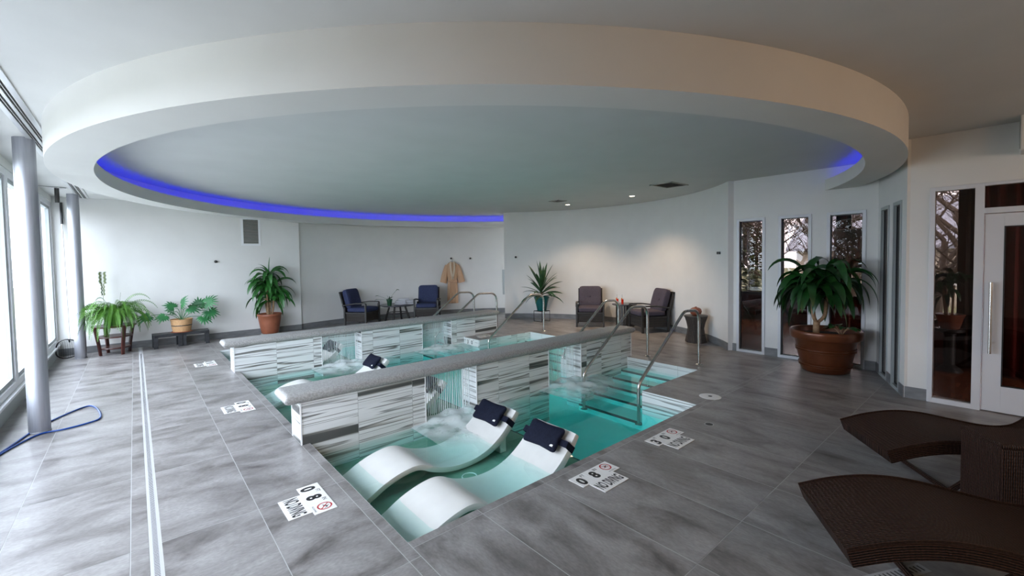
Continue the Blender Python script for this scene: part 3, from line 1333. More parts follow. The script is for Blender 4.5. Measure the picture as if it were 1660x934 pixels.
t = thing('trench_drain', 'short piece of slotted trench drain just under the foot of the nearest wicker lounger', 'drain', (2.87, .50, 0), R_(-27))
bx(-.06, .40, -.035, .035, .0005, .003).build('channel_grate', M_rim, t)
f = MB()
for k in range(16):
    x = -.04 + k * .027
    f.poly([(x, -.02, .0035), (x + .009, -.02, .0035), (x + .009, .02, .0035), (x, .02, .0035)])
f.build('slots', M_ventdark, t)

t = thing('skimmer_cover', 'round white skimmer cover set in the deck near the pool steps', 'drain cover', (5.28, 2.46, 0))
lt([(.0005, .006), (.10, .006), (.118, .005), (.125, .001)], n=40).build('lid', M_sign, t)
lt([(.0005, .0075), (.022, .0075), (.024, .006)], n=20).build('finger_hole', M_black, t)

t = thing('floor_drain', 'small round dark floor drain with a bright rim in the deck', 'drain', (4.40, 2.06, 0))
lt([(.0005, .0012), (.038, .0012)], n=28).build('drain_hole', M_black, t)
lt([(.037, .001), (.041, .003), (.046, .001)], n=28).build('rim', M_rim, t)

t = thing('main_drain', 'pale ring of the round drain under water between the two front loungers', 'drain', (2.30, 3.33, -.30))
lt([(.0005, .004), (.062, .004)], n=32).build('cover', M_ledge, t)
lt([(.062, .003), (.064, .008), (.072, .008), (.075, .003)], n=32).build('rim', M_sign, t)
pts = [(1.62, 3.30), (1.78, 3.36), (2.72, 3.34), (2.96, 3.42), (2.85, 2.52), (1.95, 3.38)]
for i, (x, y) in enumerate(pts):
    o = lt([(.0005, .012), (.008, .010), (.012, 0)], n=12).build('jet_nozzle', M_sign, loc=(x, y, -.30))
    tag(o, 'tiny white bubbler nozzle in the shallow ledge floor around the front loungers', 'nozzle', 'bubbler nozzles in the shallow ledge')


# ---- depth markers
def diver_symbol(cx, cy, z, r, par):
    m = MB()
    n = 36
    for k in range(n):
        a, b = 2 * PI * k / n, 2 * PI * (k + 1) / n
        m.poly([(cx + r * .80 * math.cos(a), cy + r * .80 * math.sin(a), z), (cx + r * math.cos(a), cy + r * math.sin(a), z),
                (cx + r * math.cos(b), cy + r * math.sin(b), z), (cx + r * .80 * math.cos(b), cy + r * .80 * math.sin(b), z)])
    d, q = Vector((1, -1)).normalized(), Vector((1, 1)).normalized()
    c = Vector((cx, cy))
    hw = r * .07
    m.poly([(*(c + d * s * r * .85 + q * u * hw), z + .0003) for s, u in ((-1, -1), (1, -1), (1, 1), (-1, 1))])
    m.build('ban_ring', M_inkred, par)
    f = MB()

    def limb(a, b, wd):
        a, b = Vector(a), Vector(b)
        dd = (b - a).normalized()
        nn = Vector((-dd.y, dd.x)) * wd
        f.poly([(cx + r * p.x, cy + r * p.y, z - .0002) for p in (a - nn, b - nn, b + nn, a + nn)])
    limb((.45, .25), (-.05, .1), .09)
    limb((-.05, .1), (-.42, -.22), .05)
    limb((.45, .25), (.55, -.15), .05)
    limb((.25, .2), (.05, .55), .05)
    f.poly([(cx + r * (-.05 + .11 * math.cos(2 * PI * k / 12)), cy + r * (-.10 + .11 * math.sin(2 * PI * k / 12)), z - .0002) for k in range(12)])
    f.build('diver', M_ink, par)


def depth_marker(label, loc, rz, ft, inch, nd_x=.066, group='depth markers on the deck', rot=None):
    t = thing('depth_marker', label, 'pool sign', loc, rz, group)
    if rot:
        t.rotation_euler = rot
    T = .152
    zt = .004
    for i, (txt, unit) in enumerate(((ft, 'FT'), (inch, 'IN'), (None, None))):
        p = bx(i * T + .0006, (i + 1) * T - .0006, 0, T, .0003, zt).build('number_tile' if txt else 'symbol_tile', M_sign, t)
        if txt:
            m = text_mb(txt, .108, i * T + .060, .066, zt + .0004, .045, .95)
            merge(m, text_mb(unit, .030, i * T + .124, .120, zt + .0004, .008, .9))
            m.build('lettering', M_ink, p)
        else:
            diver_symbol(i * T + .076, .088, zt + .0006, .050, p)
            text_mb('NO DIVING', .012, i * T + .078, .018, zt + .0004, .004).build('small_lettering', M_ink, p)
    p = bx(nd_x, nd_x + .297, -T, -.0008, .0003, zt).build('words_tile', M_sign, t)
    text_mb('NO DIVING', .098, nd_x + .148, -.076, zt + .0004, .03, .40).build('lettering', M_ink, p)
    return t


depth_marker('0 FT 8 IN depth marker on the dark deck beside the lounger pillows', (2.497, 2.12, 0), 0, '0', '8')
depth_marker('3 FT 0 IN depth marker lying flat on the deck by the deep water', (3.56, 2.125, 0), 0, '3', '0')
depth_marker('0 FT 8 IN depth marker on the pale deck at the front loungers\' feet', (.872, 3.572, 0), R_(-90), '0', '8', .11)
depth_marker('depth marker on the pale deck between the ends of the two pool walls', (.873, 6.315, 0), R_(-90), '0', '8', .09)
depth_marker('depth marker on the pale deck past the far pool wall, near the stools', (.862, 9.335, 0), R_(-90), '0', '8', .09)
depth_marker('depth marker lying on top of the deck tongue at the middle pool steps', (6.13, 7.82, 0), R_(180), '3', '0', .08)
t = thing('depth_marker', 'upright 3 FT 0 IN tiles on the deck tongue\'s face above the water', 'pool sign', (5.484, 7.955, -.148), 0,
          'depth markers on the deck')
t.rotation_euler = (R_(90), 0, R_(-90))
for i, (txt, unit) in enumerate((('3', 'FT'), ('0', 'IN'), (None, None))):
    p = bx(i * .15 + .0006, (i + 1) * .15 - .0006, 0, .147, .0003, .004).build('number_tile' if txt else 'symbol_tile', M_sign, t)
    if txt:
        m = text_mb(txt, .085, i * .15 + .065, .068, .0045, .014)
        merge(m, text_mb(unit, .02, i * .15 + .122, .118, .0045, .005, .9))
        m.build('lettering', M_ink, p)
    else:
        text_mb('NO DIVING', .014, i * .15 + .075, .085, .0045, .003).build('small_lettering', M_ink, p)


# ================================================================== FALLING WATER AND FOAM
names = {(0, 0): 'curtain of falling water threads in the opening behind the two nearest loungers',
         (0, 1): 'curtain of falling water threads in the opening nearest the front grab rails',
         (1, 0): 'curtain of falling water threads showing a lounger through the far wall',
         (1, 1): 'small curtain of falling water threads at the far wall opening by the tall rails'}
for i, wy in enumerate((W1, W2)):
    for j, (x0, x1) in enumerate(OPEN):
        rnd = random.Random(i * 7 + j)
        m = MB()
        n = 26
        yc = (wy[0] + wy[1]) / 2 - .02
        for k in range(n):
            x = x0 + .03 + (x1 - x0 - .06) * k / (n - 1)
            r = rnd.uniform(.0042, .0068)
            zs = [.40, .32, .22, .12, .02, -.06, -.145]
            m.tube([(x + rnd.uniform(-.002, .002), yc + .004 * (.4 - z), z) for z in zs], [r * rnd.uniform(.75, 1.25) for _ in zs], 5, cap=False)
        o = m.build('falling_water', M_stream)
        tag(o, names[i, j], 'waterfall', 'water curtains in the wall openings', 'stuff')
        # spout bar the threads fall from
        b = thing('spout_bar', ('dark spout bar under the coping, ' + ('near wall, ' if i == 0 else 'far wall, ') + ('opening by the loungers' if j == 0 else 'opening by the steps')),
                  'spout', ((x0 + x1) / 2, yc, .385), 0, 'spout bars above the water curtains')
        bx(-(x1 - x0) / 2, (x1 - x0) / 2, -.05, .05, .0, .02).build('bar', M_coping, b)
        # churned water where it lands, bulging above the surface and trailing away
        m = MB()
        NX, NY = 44, 40
        rows = []
        for a in range(NY + 1):
            row = []
            for c in range(NX + 1):
                u, v = c / NX, a / NY
                x = -.55 + 1.45 * u
                y = -.85 + 1.0 * v
                d = math.hypot(x / .85, y / .75)
                h = .045 * math.exp(-4 * d * d) * (1 + .5 * math.sin(17 * x + 9 * y) * math.sin(13 * y - 5 * x))
                row.append((x, y, .006 + max(0, h) + .004 * math.sin(23 * x + 11 * y)))
            rows.append(row)
        m.grid(rows)
        if j == 1:
            fl = 'white churned water in front of the '
        else:
            fl = 'white churned water in front of the '
        o = m.build('water_foam', M_foam, loc=((x0 + x1) / 2, wy[0] - .02 + .0, WATER))
        tag(o, fl + ('near' if i == 0 else 'far') + ' wall opening ' + ('beside the loungers' if j == 0 else 'beside the steps'), 'foam', 'foam below the water curtains', 'stuff')


# ================================================================== GRAB RAILS
def grab_rail(y, x0, x1, label, zb=-.52):
    """rail in a plane along the pool's length: foot in the water at x0, post on the deck at x1"""
    t = thing('grab_rail', label, 'handrail', (0, y, 0), 0, 'pool grab rails')
    run = x1 - x0
    zt = .888
    slope = .745
    xk = x0 + (zt + .02) / slope
    P = fillet([(x0, 0, zb), (x0, 0, .02), (xk, 0, zt), (x1, 0, zt - .02), (x1, 0, 0)], [.16, .28, .20], 8)
    m = MB()
    m.tube(P, .0225, 14)
    m.build('rail', M_steel, t)
    lt([(.024, .016), (.036, .013), (.052, .004), (.055, 0)], (x1, 0, 0), 24).build('deck_flange', M_steel, t)
    lt([(.024, .016), (.036, .013), (.050, .004), (.052, 0)], (x0, 0, zb), 24).build('step_flange', M_steel, t)
    return t


grab_rail(3.314, 5.05, 6.73, 'nearest steel grab rail, at the notch in the front pool steps')
grab_rail(4.20, 4.98, 6.68, 'steel grab rail close to the front pool wall, next to the nearest rail')
grab_rail(7.343, 5.63, 7.285, 'steel grab rail at the middle deck tongue, before the teal pot plant')
grab_rail(5.20, 5.60, 7.24, 'steel grab rail half hidden by the near wall, before the forward-facing grey armchair')
grab_rail(9.25, 4.95, 6.64, 'steel grab rail behind the far wall, crossing the hem of the bathrobe')
grab_rail(8.55, 5.05, 6.83, 'steel grab rail behind the far wall, clear of the bathrobe')

# ================================================================== IN-POOL LOUNGERS
def cat(pts, n):
    """smooth curve through (x, z) points"""
    out = []
    for i in range(len(pts) - 1):
        p0, p1, p2, p3 = pts[max(i - 1, 0)], pts[i], pts[i + 1], pts[min(i + 2, len(pts) - 1)]
        for k in range(n):
            t = k / n
            out.append(tuple(.5 * (2 * p1[d] + (p2[d] - p0[d]) * t + (2 * p0[d] - 5 * p1[d] + 4 * p2[d] - p3[d]) * t * t +
                                   (3 * p1[d] - p0[d] - 3 * p2[d] + p3[d]) * t ** 3) for d in range(len(p1))))
    out.append(tuple(pts[-1]))
    return out


LP = [(0, -.245), (.10, -.205), (.22, -.145), (.36, -.100), (.50, -.080), (.60, -.096), (.72, -.155), (.88, -.205), (1.05, -.222), (1.20, -.208), (1.34, -.165), (1.48, -.085), (1.60, .02), (1.70, .125)]


def make_pool_lounger(label):
    t = thing('pool_lounger', label, 'pool lounger', (0, 0, 0), 0, 'white in-pool loungers')
    top = cat(LP, 6)
    W = .275
    m = MB()
    rows = []
    for i, (x, z) in enumerate(top):
        a = top[max(i - 1, 0)]
        b = top[min(i + 1, len(top) - 1)]
        dx, dz = b[0] - a[0], b[1] - a[1]
        l = math.hypot(dx, dz)
        nx, nz = -dz / l, dx / l
        th = .055 + .030 * math.exp(-((x - 1.5) / .25) ** 2)
        # the seat hollow dips toward the middle
        dip = .022 * math.exp(-((x - 1.05) / .35) ** 2)
        row = []
        K = 10
        for k in range(K + 1):
            u = -1 + 2 * k / K
            e = max(0, abs(u) - .9) / .1
            row.append((x, u * W, z - dip * (1 - u * u) - .006 * e * e))
        bx_, bz_ = x - nx * th, max(z - nz * th, -.297)
        row.append((x - nx * th * .5, W + .004, (z + bz_) / 2))
        for k in range(K + 1):
            u = 1 - 2 * k / K
            row.append((bx_, u * (W - .008), bz_))
        row.append((x - nx * th * .5, -W - .004, (z + bz_) / 2))
        rows.append(row)
    m.grid(rows, closed_u=True, cap=True)
    m.build('shell', M_gel, t, weld=False)
    # ledge feet under hump and head
    g = MB()
    g.box(.01, .05, -W + .03, W - .03, -.299, -.26)
    g.build('foot_support', M_gel, t, bevel=.006)
    g = MB()
    g.box(1.52, 1.60, -W + .05, W - .05, -.299, -.08)
    g.build('head_support', M_gel, t, bevel=.006)
    # crease ridge where the seat starts
    # pillow near the head
    ang = math.atan2(.105, .10)
    c = Vector((1.585, -.0, .045))
    ax = Vector((math.cos(ang), 0, math.sin(ang)))
    nn = Vector((-math.sin(ang), 0, math.cos(ang)))
    mt = Matrix((ax, (0, 1, 0), nn)).transposed().to_3x3()

    def pl(v):
        q = (abs(v.x) / .098) ** 2 * (abs(v.y) / .195) ** 2
        return Vector((v.x * (1 + .22 * q), v.y * (1 + .12 * q), v.z * (1 - .5 * q) + .002 * math.sin(v.y * 60)))
    pm = MB()
    pm.superell(c + nn * .038, .104, .198, .044, .6, .26, 36, 14, pl, mtx=mt)
    po = pm.build('pillow', M_navy, t)
    st = MB()
    st.xbox(c + nn * .016, ax * .03, (0, .281, 0), nn * .003)
    for s in (-1, 1):
        st.xbox(c + Vector((0, s * .281, 0)) - nn * .04, ax * .03, (0, .003, 0), nn * .058)
    st.build('strap', M_navy, po)
    lb = MB()
    cc = c + nn * .066 + Vector((0, -.165, 0)) - ax * .070
    lb.xbox(cc, ax * .010, (0, .017, 0), nn * .004)
    lb.build('fabric_label', M_sign, po)
    return t


pl0 = make_pool_lounger('white in-pool lounger with navy pillow, nearest of all, beside the deck edge')
pl0.location = (1.30, 2.905, 0)
dup(pl0, (1.30, 3.735, 0), 0, 'white in-pool lounger with navy pillow in front of the near wall\'s water curtain')
dup(pl0, (1.36, 6.98, 0), R_(0), 'white in-pool lounger alone in open view between the two pool walls')
dup(pl0, (1.36, 5.25, 0), R_(0), 'white in-pool lounger glimpsed only through the near wall\'s opening')
dup(pl0, (1.30, 8.86, 0), R_(0), 'white in-pool lounger glimpsed only through the far wall\'s opening')


# ================================================================== ARMCHAIRS AND TABLES
def cushion(c, sx, sy, sz, dent=0., e=.28, mtx=None, front=-1):
    def fn(v):
        if dent:
            d = math.hypot(v.x / .16, v.z / .16)
            if v.y * front > 0:
                v = Vector((v.x, v.y - front * dent * math.exp(-d * d * 3), v.z))
        # pinched corners
        q = (abs(v.x) / sx) ** 3 * (abs(v.z) / sz) ** 3
        return Vector((v.x * (1 + .03 * q), v.y * (1 - .35 * q), v.z * (1 + .03 * q)))
    m = MB()
    m.superell(c, sx, sy, sz, .27 if dent else .42, e, 48, 26, fn if dent else None, mtx=mtx)
    return m


def make_armchair(label, cush, frame, style, group):
    """front faces local -y"""
    t = thing('wicker_armchair', label, 'armchair', (0, 0, 0), 0, group)
    W, D = .32, .33
    b = MB()
    b.box(-W + .02, W - .02, -D + .02, D - .04, .12, .34)
    b.build('seat_base', M_wickerchair, t)
    tr = MB()
    tr.box(-W, W, -D - .005, -D + .03, .33, .365)
    tr.box(-W, W, D - .05, D - .015, .33, .365)
    for s in (-1, 1):
        tr.box(s * W - .015, s * W + .015, -D, D - .02, .33, .365)
    for z in (.16, .21, .26, .30):
        tr.box(-W + .02, W - .02, -D + .008, -D + .02, z, z + .012)
        for s in (-1, 1):
            tr.box(s * (W - .012) - .006, s * (W - .012) + .006, -D + .02, D - .04, z, z + .012)
    tr.build('apron_rails', frame, t)
    for s in (-1, 1):
        for y0, h in ((-D, .56), (D - .04, .50)):
            lg = MB()
            lg.xbox((s * (W + .005), y0 + .01, h / 2), (.022, 0, 0), (0, .024, 0), (0, 0, h / 2))
            lg.build('leg', frame, t, bevel=.005)
        am = MB()
        P = fillet([(s * (W + .005), -D + .01, .50), (s * (W + .005), -D - .0, .605), (s * (W + .005), -.02, .60), (s * (W + .005), D + .03, .545)], .06, 6)
        pr = [Vector(p) for p in P]
        rows = []
        for i, p in enumerate(pr):
            d = (pr[min(i + 1, len(pr) - 1)] - pr[max(i - 1, 0)]).normalized()
            n = Vector((0, -d.z, d.y))
            rows.append([p + Vector((.028, 0, 0)) + n * .014, p + Vector((-.028, 0, 0)) + n * .014, p + Vector((-.028, 0, 0)) - n * .014, p + Vector((.028, 0, 0)) - n * .014])
        am.grid(rows, closed_u=True, cap=True, smooth=False)
        am.build('armrest', frame, t, bevel=.004)
    ta = R_(16)
    by = D - .03
    up_ = Vector((0, math.sin(ta), math.cos(ta)))
    ou = Vector((0, math.cos(ta), -math.sin(ta)))
    bf = MB()
    for s in (-1, 1):
        bf.xbox(Vector((s * (W - .03), by, .33)) + up_ * .29, (.02, 0, 0), ou * .018, up_ * .30)
    bf.xbox(Vector((0, by, .33)) + up_ * .575, (W - .01, 0, 0), ou * .018, up_ * .022)
    bf.build('back_frame', frame, t, bevel=.004)
    pn = MB()
    pn.xbox(Vector((0, by, .33)) + up_ * .29, (W - .05, 0, 0), ou * .008, up_ * .27)
    pn.build('back_panel', M_wickerchair, t)
    cushion((0, -.035, .425), W - .03, D - .015, .068, e=.2).build('seat_cushion', cush, t)
    rot = Matrix.Rotation(-ta, 3, 'X')
    cb_ = cushion(Vector((0, by - .085, .48)) + up_ * .235, W - .04, .085, .265, .075, .3, rot)
    bc = cb_.build('back_cushion', cush, t)
    bt = MB()
    bt.superell(Vector((0, by - .085, .48)) + up_ * .235 - ou * .030, .014, .008, .014, 1, 1, 12, 8)
    bt.build('tuft_button', cush, bc)
    return t


def face(dx, dy):
    return math.atan2(dx, -dy)


ac = make_armchair('blue cushioned wicker armchair angled beside the wall corner, left of the towels', M_bluecush, M_dark, 0, 'armchairs with blue cushions')
ac.location = (4.62, 11.62, 0)
ac.rotation_euler = (0, 0, face(.58, -.81))
dup(ac, (6.40, 11.22, 0), face(-.60, -.80), 'blue cushioned wicker armchair right of the towels, beside the bathrobe')
ag = make_armchair('grey cushioned wicker armchair facing forward, right of the teal pot plant', M_greycush, M_dark, 0, 'armchairs with grey cushions')
ag.location = (8.72, 7.12, 0)
ag.rotation_euler = (0, 0, face(-.78, -.62))
dup(ag, (9.00, 5.62, 0), face(-.88, .52), 'grey cushioned wicker armchair turned sideways beside the two red drinks')

# low round table with splayed legs
t = thing('round_table', 'low round dark table holding white towels and a small potted plant', 'table', (5.62, 11.55, 0))
lt([(.0005, .475), (.46, .475), (.475, .468), (.475, .45), (.45, .44), (.0005, .44)], n=48).build('tabletop', M_table, t)
for k in range(4):
    a = PI / 4 + k * PI / 2
    g = MB()
    g.tube([(.22 * math.cos(a), .22 * math.sin(a), .44), (.36 * math.cos(a), .36 * math.sin(a), 0)], .028, 8)
    g.build('leg', M_dark, t)
g = MB()
g.tube([(.27 * math.cos(2 * PI * k / 24), .27 * math.sin(2 * PI * k / 24), .24) for k in range(25)], .012, 6)
g.build('stretcher_ring', M_dark, t)

# towels
def towel(loc, rz, label, sx=.20, sy=.15, h=.056):
    t = thing('folded_towel', label, 'towel', loc, rz, 'folded white towels on the low table')
    m = MB()
    for k in range(2):
        z = h * (k + .5) / 2

        def fn(v, k=k):
            return Vector((v.x + .004 * math.sin(v.y * 40 + k), v.y + .004 * math.sin(v.x * 31), v.z + .003 * math.sin(v.x * 25 + v.y * 18 + k)))
        m.superell((0, 0, z), sx - .010 * k, sy - .006 * k, h / 4.1, .7, .22, 32, 8, fn)
    m.build('folds', M_towel, t)


TX, TY = 5.68, 11.42
towel((TX - .02, TY, .476), R_(-30), 'folded white towel, left one at the bottom of the stack', .17, .14)
towel((TX + .25, TY - .10, .476), R_(-26), 'folded white towel, right one at the bottom of the stack', .15, .14)
towel((TX + .0, TY + .0, .534), R_(-34), 'folded white towel lying on the left bottom one', .16, .13)
towel((TX + .24, TY - .09, .534), R_(-28), 'folded white towel lying on the right bottom one', .14, .13)
towel((TX + .07, TY - .02, .592), R_(-32), 'folded white towel on top of the stack', .17, .13)

# little orchid-like plant in a green pot
t = thing('potted_orchid', 'sparse little plant in a dark green pot beside the towels', 'plant', (5.30, 11.36, .475))
lt([(.0005, 0), (.055, 0), (.068, .10), (.078, .155), (.085, .16), (.085, .18), (.075, .18), (.07, .15), (.0005, .15)], n=28).build('pot', M_greenpot, t)
m = MB()
m.tube(cat([(0, 0, .15), (.05, -.02, .25), (.13, -.05, .36), (.20, -.10, .45)], 5), .003, 5)
m.tube(cat([(0, 0, .15), (-.09, .02, .20), (-.22, .05, .26), (-.34, .08, .30)], 5), .003, 5)
m.tube(cat([(0, 0, .15), (-.12, .06, .17), (-.30, .10, .19)], 5), .0025, 5)
m.build('stems', M_leaf, t)


LR = random.Random(77)


def strap_leaf(mb, base, d, L, wd, droop, n=9, fold=.3, twist=0., mi=0, taper=.75):
    """one strap leaf bending under its own weight"""
    p = Vector(base)
    d = Vector(d).normalized()
    rows = []
    roll = LR.uniform(-.75, .75)
    for i in range(n + 1):
        u = i / n
        side = d.cross(Vector((0, 0, 1)))
        if side.length < .05:
            side = Vector((math.cos(twist), math.sin(twist), 0))
        side.normalize()
        side = Matrix.Rotation(roll * min(1, .3 + u), 3, d) @ side
        nr = side.cross(d).normalized()
        wv = wd * min(1, (.28 + 2.6 * u)) * max(0, 1 - max(0, (u - .45) / .55) ** 1.7) ** .8
        wv = max(wv, .0012)
        rows.append([p - side * wv + nr * wv * fold, p, p + side * wv + nr * wv * fold])
        p = p + d * L / n
        d = (d + Vector((0, 0, -droop / n * (1 + 1.2 * u)))).normalized()
    mb.grid(rows, mi)


m = MB()
for b, d, L in (((.17, -.08, .43), (.5, -.3, .1), .09), ((.20, -.10, .45), (-.5, .2, -.4), .07), ((-.27, .06, .28), (-.7, .2, .2), .11), ((-.28, .1, .19), (-.6, .1, .0), .10),
                ((0, 0, .17), (.5, -.3, .7), .13), ((0, .01, .17), (-.3, .2, .9), .14), ((.01, 0, .17), (.2, .5, .8), .12), ((0, 0, .17), (-.6, -.3, .5), .11), ((0, 0, .17), (.7, .1, .6), .10)):
    strap_leaf(m, b, d, L, .017, .6, 6)
m.build('leaves', M_leafdark, t)

# round side table with slatted drum base and two drinks
t = thing('side_table', 'small round dark side table holding two red drinks', 'table', (9.16, 6.40, 0))
lt([(.0005, .56), (.29, .56), (.30, .555), (.30, .54), (.28, .53), (.0005, .53)], n=40).build('tabletop', M_table, t)
m = MB()
for k in range(20):
    a = 2 * PI * k / 20
    m.xbox((.20 * math.cos(a), .20 * math.sin(a), .275), (.022 * -math.sin(a), .022 * math.cos(a), 0), (.008 * math.cos(a), .008 * math.sin(a), 0), (0, 0, .25))
m.build('slat_drum', M_dark, t)
lt([(.0005, .02), (.23, .02), (.235, .01), (.235, 0)], n=32).build('base', M_dark, t)


def drink(loc, label):
    t = thing('cocktail_glass', label, 'drink', loc, 0, 'red drinks on the side table')
    lt([(.026, .0), (.033, .135), (.035, .14), (.031, .137), (.024, .005), (.0005, .004)], n=20).build('glass', M_cup, t)
    lt([(.0005, .007), (.0235, .007), (.0295, .122), (.0005, .122)], n=20).build('red_drink', M_red_glass, t)
    m = MB()
    m.tube([(.004, 0, .05), (-.008, .004, .24)], .0025, 6)
    m.build('straw', M_straw, t)
    m = MB()
    m.lathe([(.0005, -.003), (.024, -.003), (.024, .003), (.0005, .003)], n=16)
    o = m.build('orange_slice', M_orange, t, loc=(-.03, .0, .135))
    o.rotation_euler = (R_(80), R_(20), 0)


drink((8.99, 6.49, .56), 'red iced drink with a straw, left one on the side table')
drink((8.99, 6.34, .56), 'red iced drink with a straw, right one on the side table')

# hourglass pedestal with a clay bowl
t = thing('pedestal_table', 'black waisted pedestal table standing by the curved wall right of the armchairs', 'table', (8.44, 4.22, 0))
m = MB()
rows = []
for z, r in ((0, .20), (.02, .205), (.15, .175), (.28, .155), (.40, .18), (.50, .215), (.51, .215)):
    rows.append([(r * math.cos(PI / 4 * k + .3), r * math.sin(PI / 4 * k + .3), z) for k in range(8)])
m.grid(rows, closed_u=True, smooth=False, cap=True)
m.build('waisted_body', M_wickerchair, t)
lt([(.0005, .535), (.225, .535), (.235, .528), (.235, .512), (.0005, .51)], n=8).build('top', M_dark, t)
t = thing('clay_bowl', 'round red brown clay lantern sitting on the black pedestal table', 'ornament', (8.44, 4.22, .535))
lt([(.0005, 0), (.06, 0), (.10, .035), (.115, .08), (.10, .125), (.065, .15), (.03, .158), (.0005, .16)], n=32).build('body', M_ball, t)
lt([(.018, .155), (.022, .17), (.0005, .172)], n=16).build('knob', M_ball, t)


# ================================================================== ROBE AND WALL FITTINGS
def wall_hook(loc, rz, label, double=False):
    t = thing('wall_hook', label, 'wall hook', loc, rz, 'round black wall hooks')
    m = MB()
    rows = []
    for r, y in ((.030, 0), (.030, -.008), (.014, -.010), (.012, -.04), (.026, -.045), (.028, -.055), (.020, -.062), (.0005, -.063)):
        rows.append([(r * math.cos(2 * PI * k / 20), y, r * math.sin(2 * PI * k / 20)) for k in range(20)])
    m.grid(rows, closed_u=True)
    m.build('peg', M_black, t)
    return t


def on_back(x):
    return DC[1] + math.sqrt(5.915 ** 2 - (x - DC[0]) ** 2)


def rz_back(x):
    return math.atan2(-(x - DC[0]), on_back(x) - DC[1])


wall_hook((1.41, 11.97, 1.765), 0, 'black wall hook alone on the white wall left of the grille')
wall_hook((7.586, on_back(7.586), 1.752), rz_back(7.586), 'black wall hook that the peach bathrobe hangs from')
wall_hook((8.121, on_back(8.121), 1.743), rz_back(8.121), 'empty black wall hook just right of the bathrobe')
a = math.atan2(9.499 - AC[1], 8.322 - AC[0])
RW = lambda a, r=AR: (AC[0] + r * math.cos(a), AC[1] + r * math.sin(a))
wall_hook((*RW(a), 1.756), a - PI / 2, 'black wall hook on the curved wall above the teal pot plant')
a = math.atan2(3.72 - AC[1], 8.40 - AC[0])
t = thing('wall_hook', 'small black twin-knob fitting on the wall left of the tall windows', 'wall hook', (*RW(a), 1.765), a - PI / 2, 'round black wall hooks')
m = MB()
for x in (-.035, .04):
    m.lathe([(.0005, -.024), (.02, -.024), (.02, .024), (.0005, .024)], (x, -.02, 0), 14)
m.box(-.035, .04, -.024, -.006, -.006, .006)
m.box(-.05, -.04, -.02, 0, -.02, .02)
m.build('knobs', M_black, t)
# narrow dark strip at the far end of the back wall
xs_ = 8.985
t = thing('wall_strip', 'thin dark vertical strip on the back wall at the edge of the curved wall', 'wall strip', (xs_, on_back(xs_), .97), rz_back(xs_))
m = bx(-.045, .03, -.035, 0, -.40, .40)
m.build('strip', M_greyframe, t, bevel=.004)

# bathrobe on its hanger
rx = 7.60
t = thing('bathrobe', 'peach terry bathrobe with cream lapels and tied belt hanging on the wall', 'bathrobe', (rx, on_back(rx), 0), rz_back(rx))
m = MB()
rows = []
for z, wd, dp in ((1.635, .055, .03), (1.615, .09, .045), (1.575, .165, .06), (1.50, .19, .07), (1.35, .175, .075), (1.18, .155, .07), (1.05, .14, .062), (.98, .15, .07),
                  (.80, .165, .075), (.60, .168, .08), (.45, .170, .085), (.36, .172, .085), (.355, .15, .06)):
    row = []
    for k in range(48):
        a = 2 * PI * k / 48
        fold = 1 + (.20 * math.sin(5 * a + .7) + .16 * math.sin(11 * a)) * min(1, max(.15, (1.2 - z) / .4))
        row.append((wd * math.cos(a), -.105 + dp * math.sin(a) * fold, z + .012 * math.sin(3 * a) * (z < .5)))
    rows.append(row)
m.grid(rows, closed_u=True, cap=True)
m.build('robe_body', M_robe, t)
for s in (-1, 1):
    m = MB()
    rows = []
    for u in range(9):
        q = u / 8
        c = Vector((s * (.15 + .14 * q ** .8), -.105, 1.545 - .55 * q))
        ax = Vector((math.cos(.25), 0, s * math.sin(.25)))
        r1, r2 = .062 + .035 * q, .045 + .02 * q
        rows.append([c + ax * r1 * math.cos(2 * PI * k / 20) * (1 + .16 * math.sin(k * 1.9 + .35 * u)) + Vector((0, r2 * math.sin(2 * PI * k / 20), 0)) for k in range(20)])
    m.grid(rows, closed_u=True, cap=True)
    m.build('sleeve', M_robe, t)
m = MB()
for s in (-1, 1):
    P = cat([(s * .055, -.128, 1.645), (s * .062, -.168, 1.55), (s * .052, -.184, 1.40), (s * .02, -.186, 1.22), (-s * .015, -.176, 1.10)], 5)
    for i in range(len(P) - 1):
        p, q = P[i], P[i + 1]
        m.poly([(p[0] - .03, p[1] - .006, p[2]), (p[0] + .03, p[1] - .006, p[2]), (q[0] + .03, q[1] - .006, q[2]), (q[0] - .03, q[1] - .006, q[2])], smooth=True)
o = m.build('lapel', M_robelight, t)
sd = o.modifiers.new('thick', 'SOLIDIFY')
sd.thickness = .012
m = MB()
m.tube([(.148 * math.cos(2 * PI * k / 28), -.105 + .075 * math.sin(2 * PI * k / 28), 1.035) for k in range(29)], .023, 8)
m.tube(cat([(-.01, -.19, 1.03), (-.03, -.20, .95), (-.035, -.20, .82), (-.03, -.205, .70)], 4), .014, 8)
m.tube(cat([(.01, -.19, 1.03), (.035, -.20, .95), (.045, -.20, .84)], 4), .014, 8)
m.superell((0, -.196, 1.033), .036, .028, .034, 1, 1, 12, 8)
m.build('belt', M_robe, t)
m = MB()
m.tube(cat([(0, -.045, 1.735), (.012, -.07, 1.72), (.005, -.105, 1.70), (0, -.105, 1.66)], 5), .004, 6)
m.tube([(-.12, -.105, 1.60), (-.05, -.105, 1.645), (0, -.105, 1.66), (.05, -.105, 1.645), (.12, -.105, 1.60)], .007, 6)
m.build('hanger', M_black, t)

# ================================================================== PLANTS
def clamp(mb, ax, v):
    """leaves lie against the wall instead of passing through it"""
    mb.v = [tuple(min(c, v) if i == ax else c for i, c in enumerate(p)) for p in mb.v]


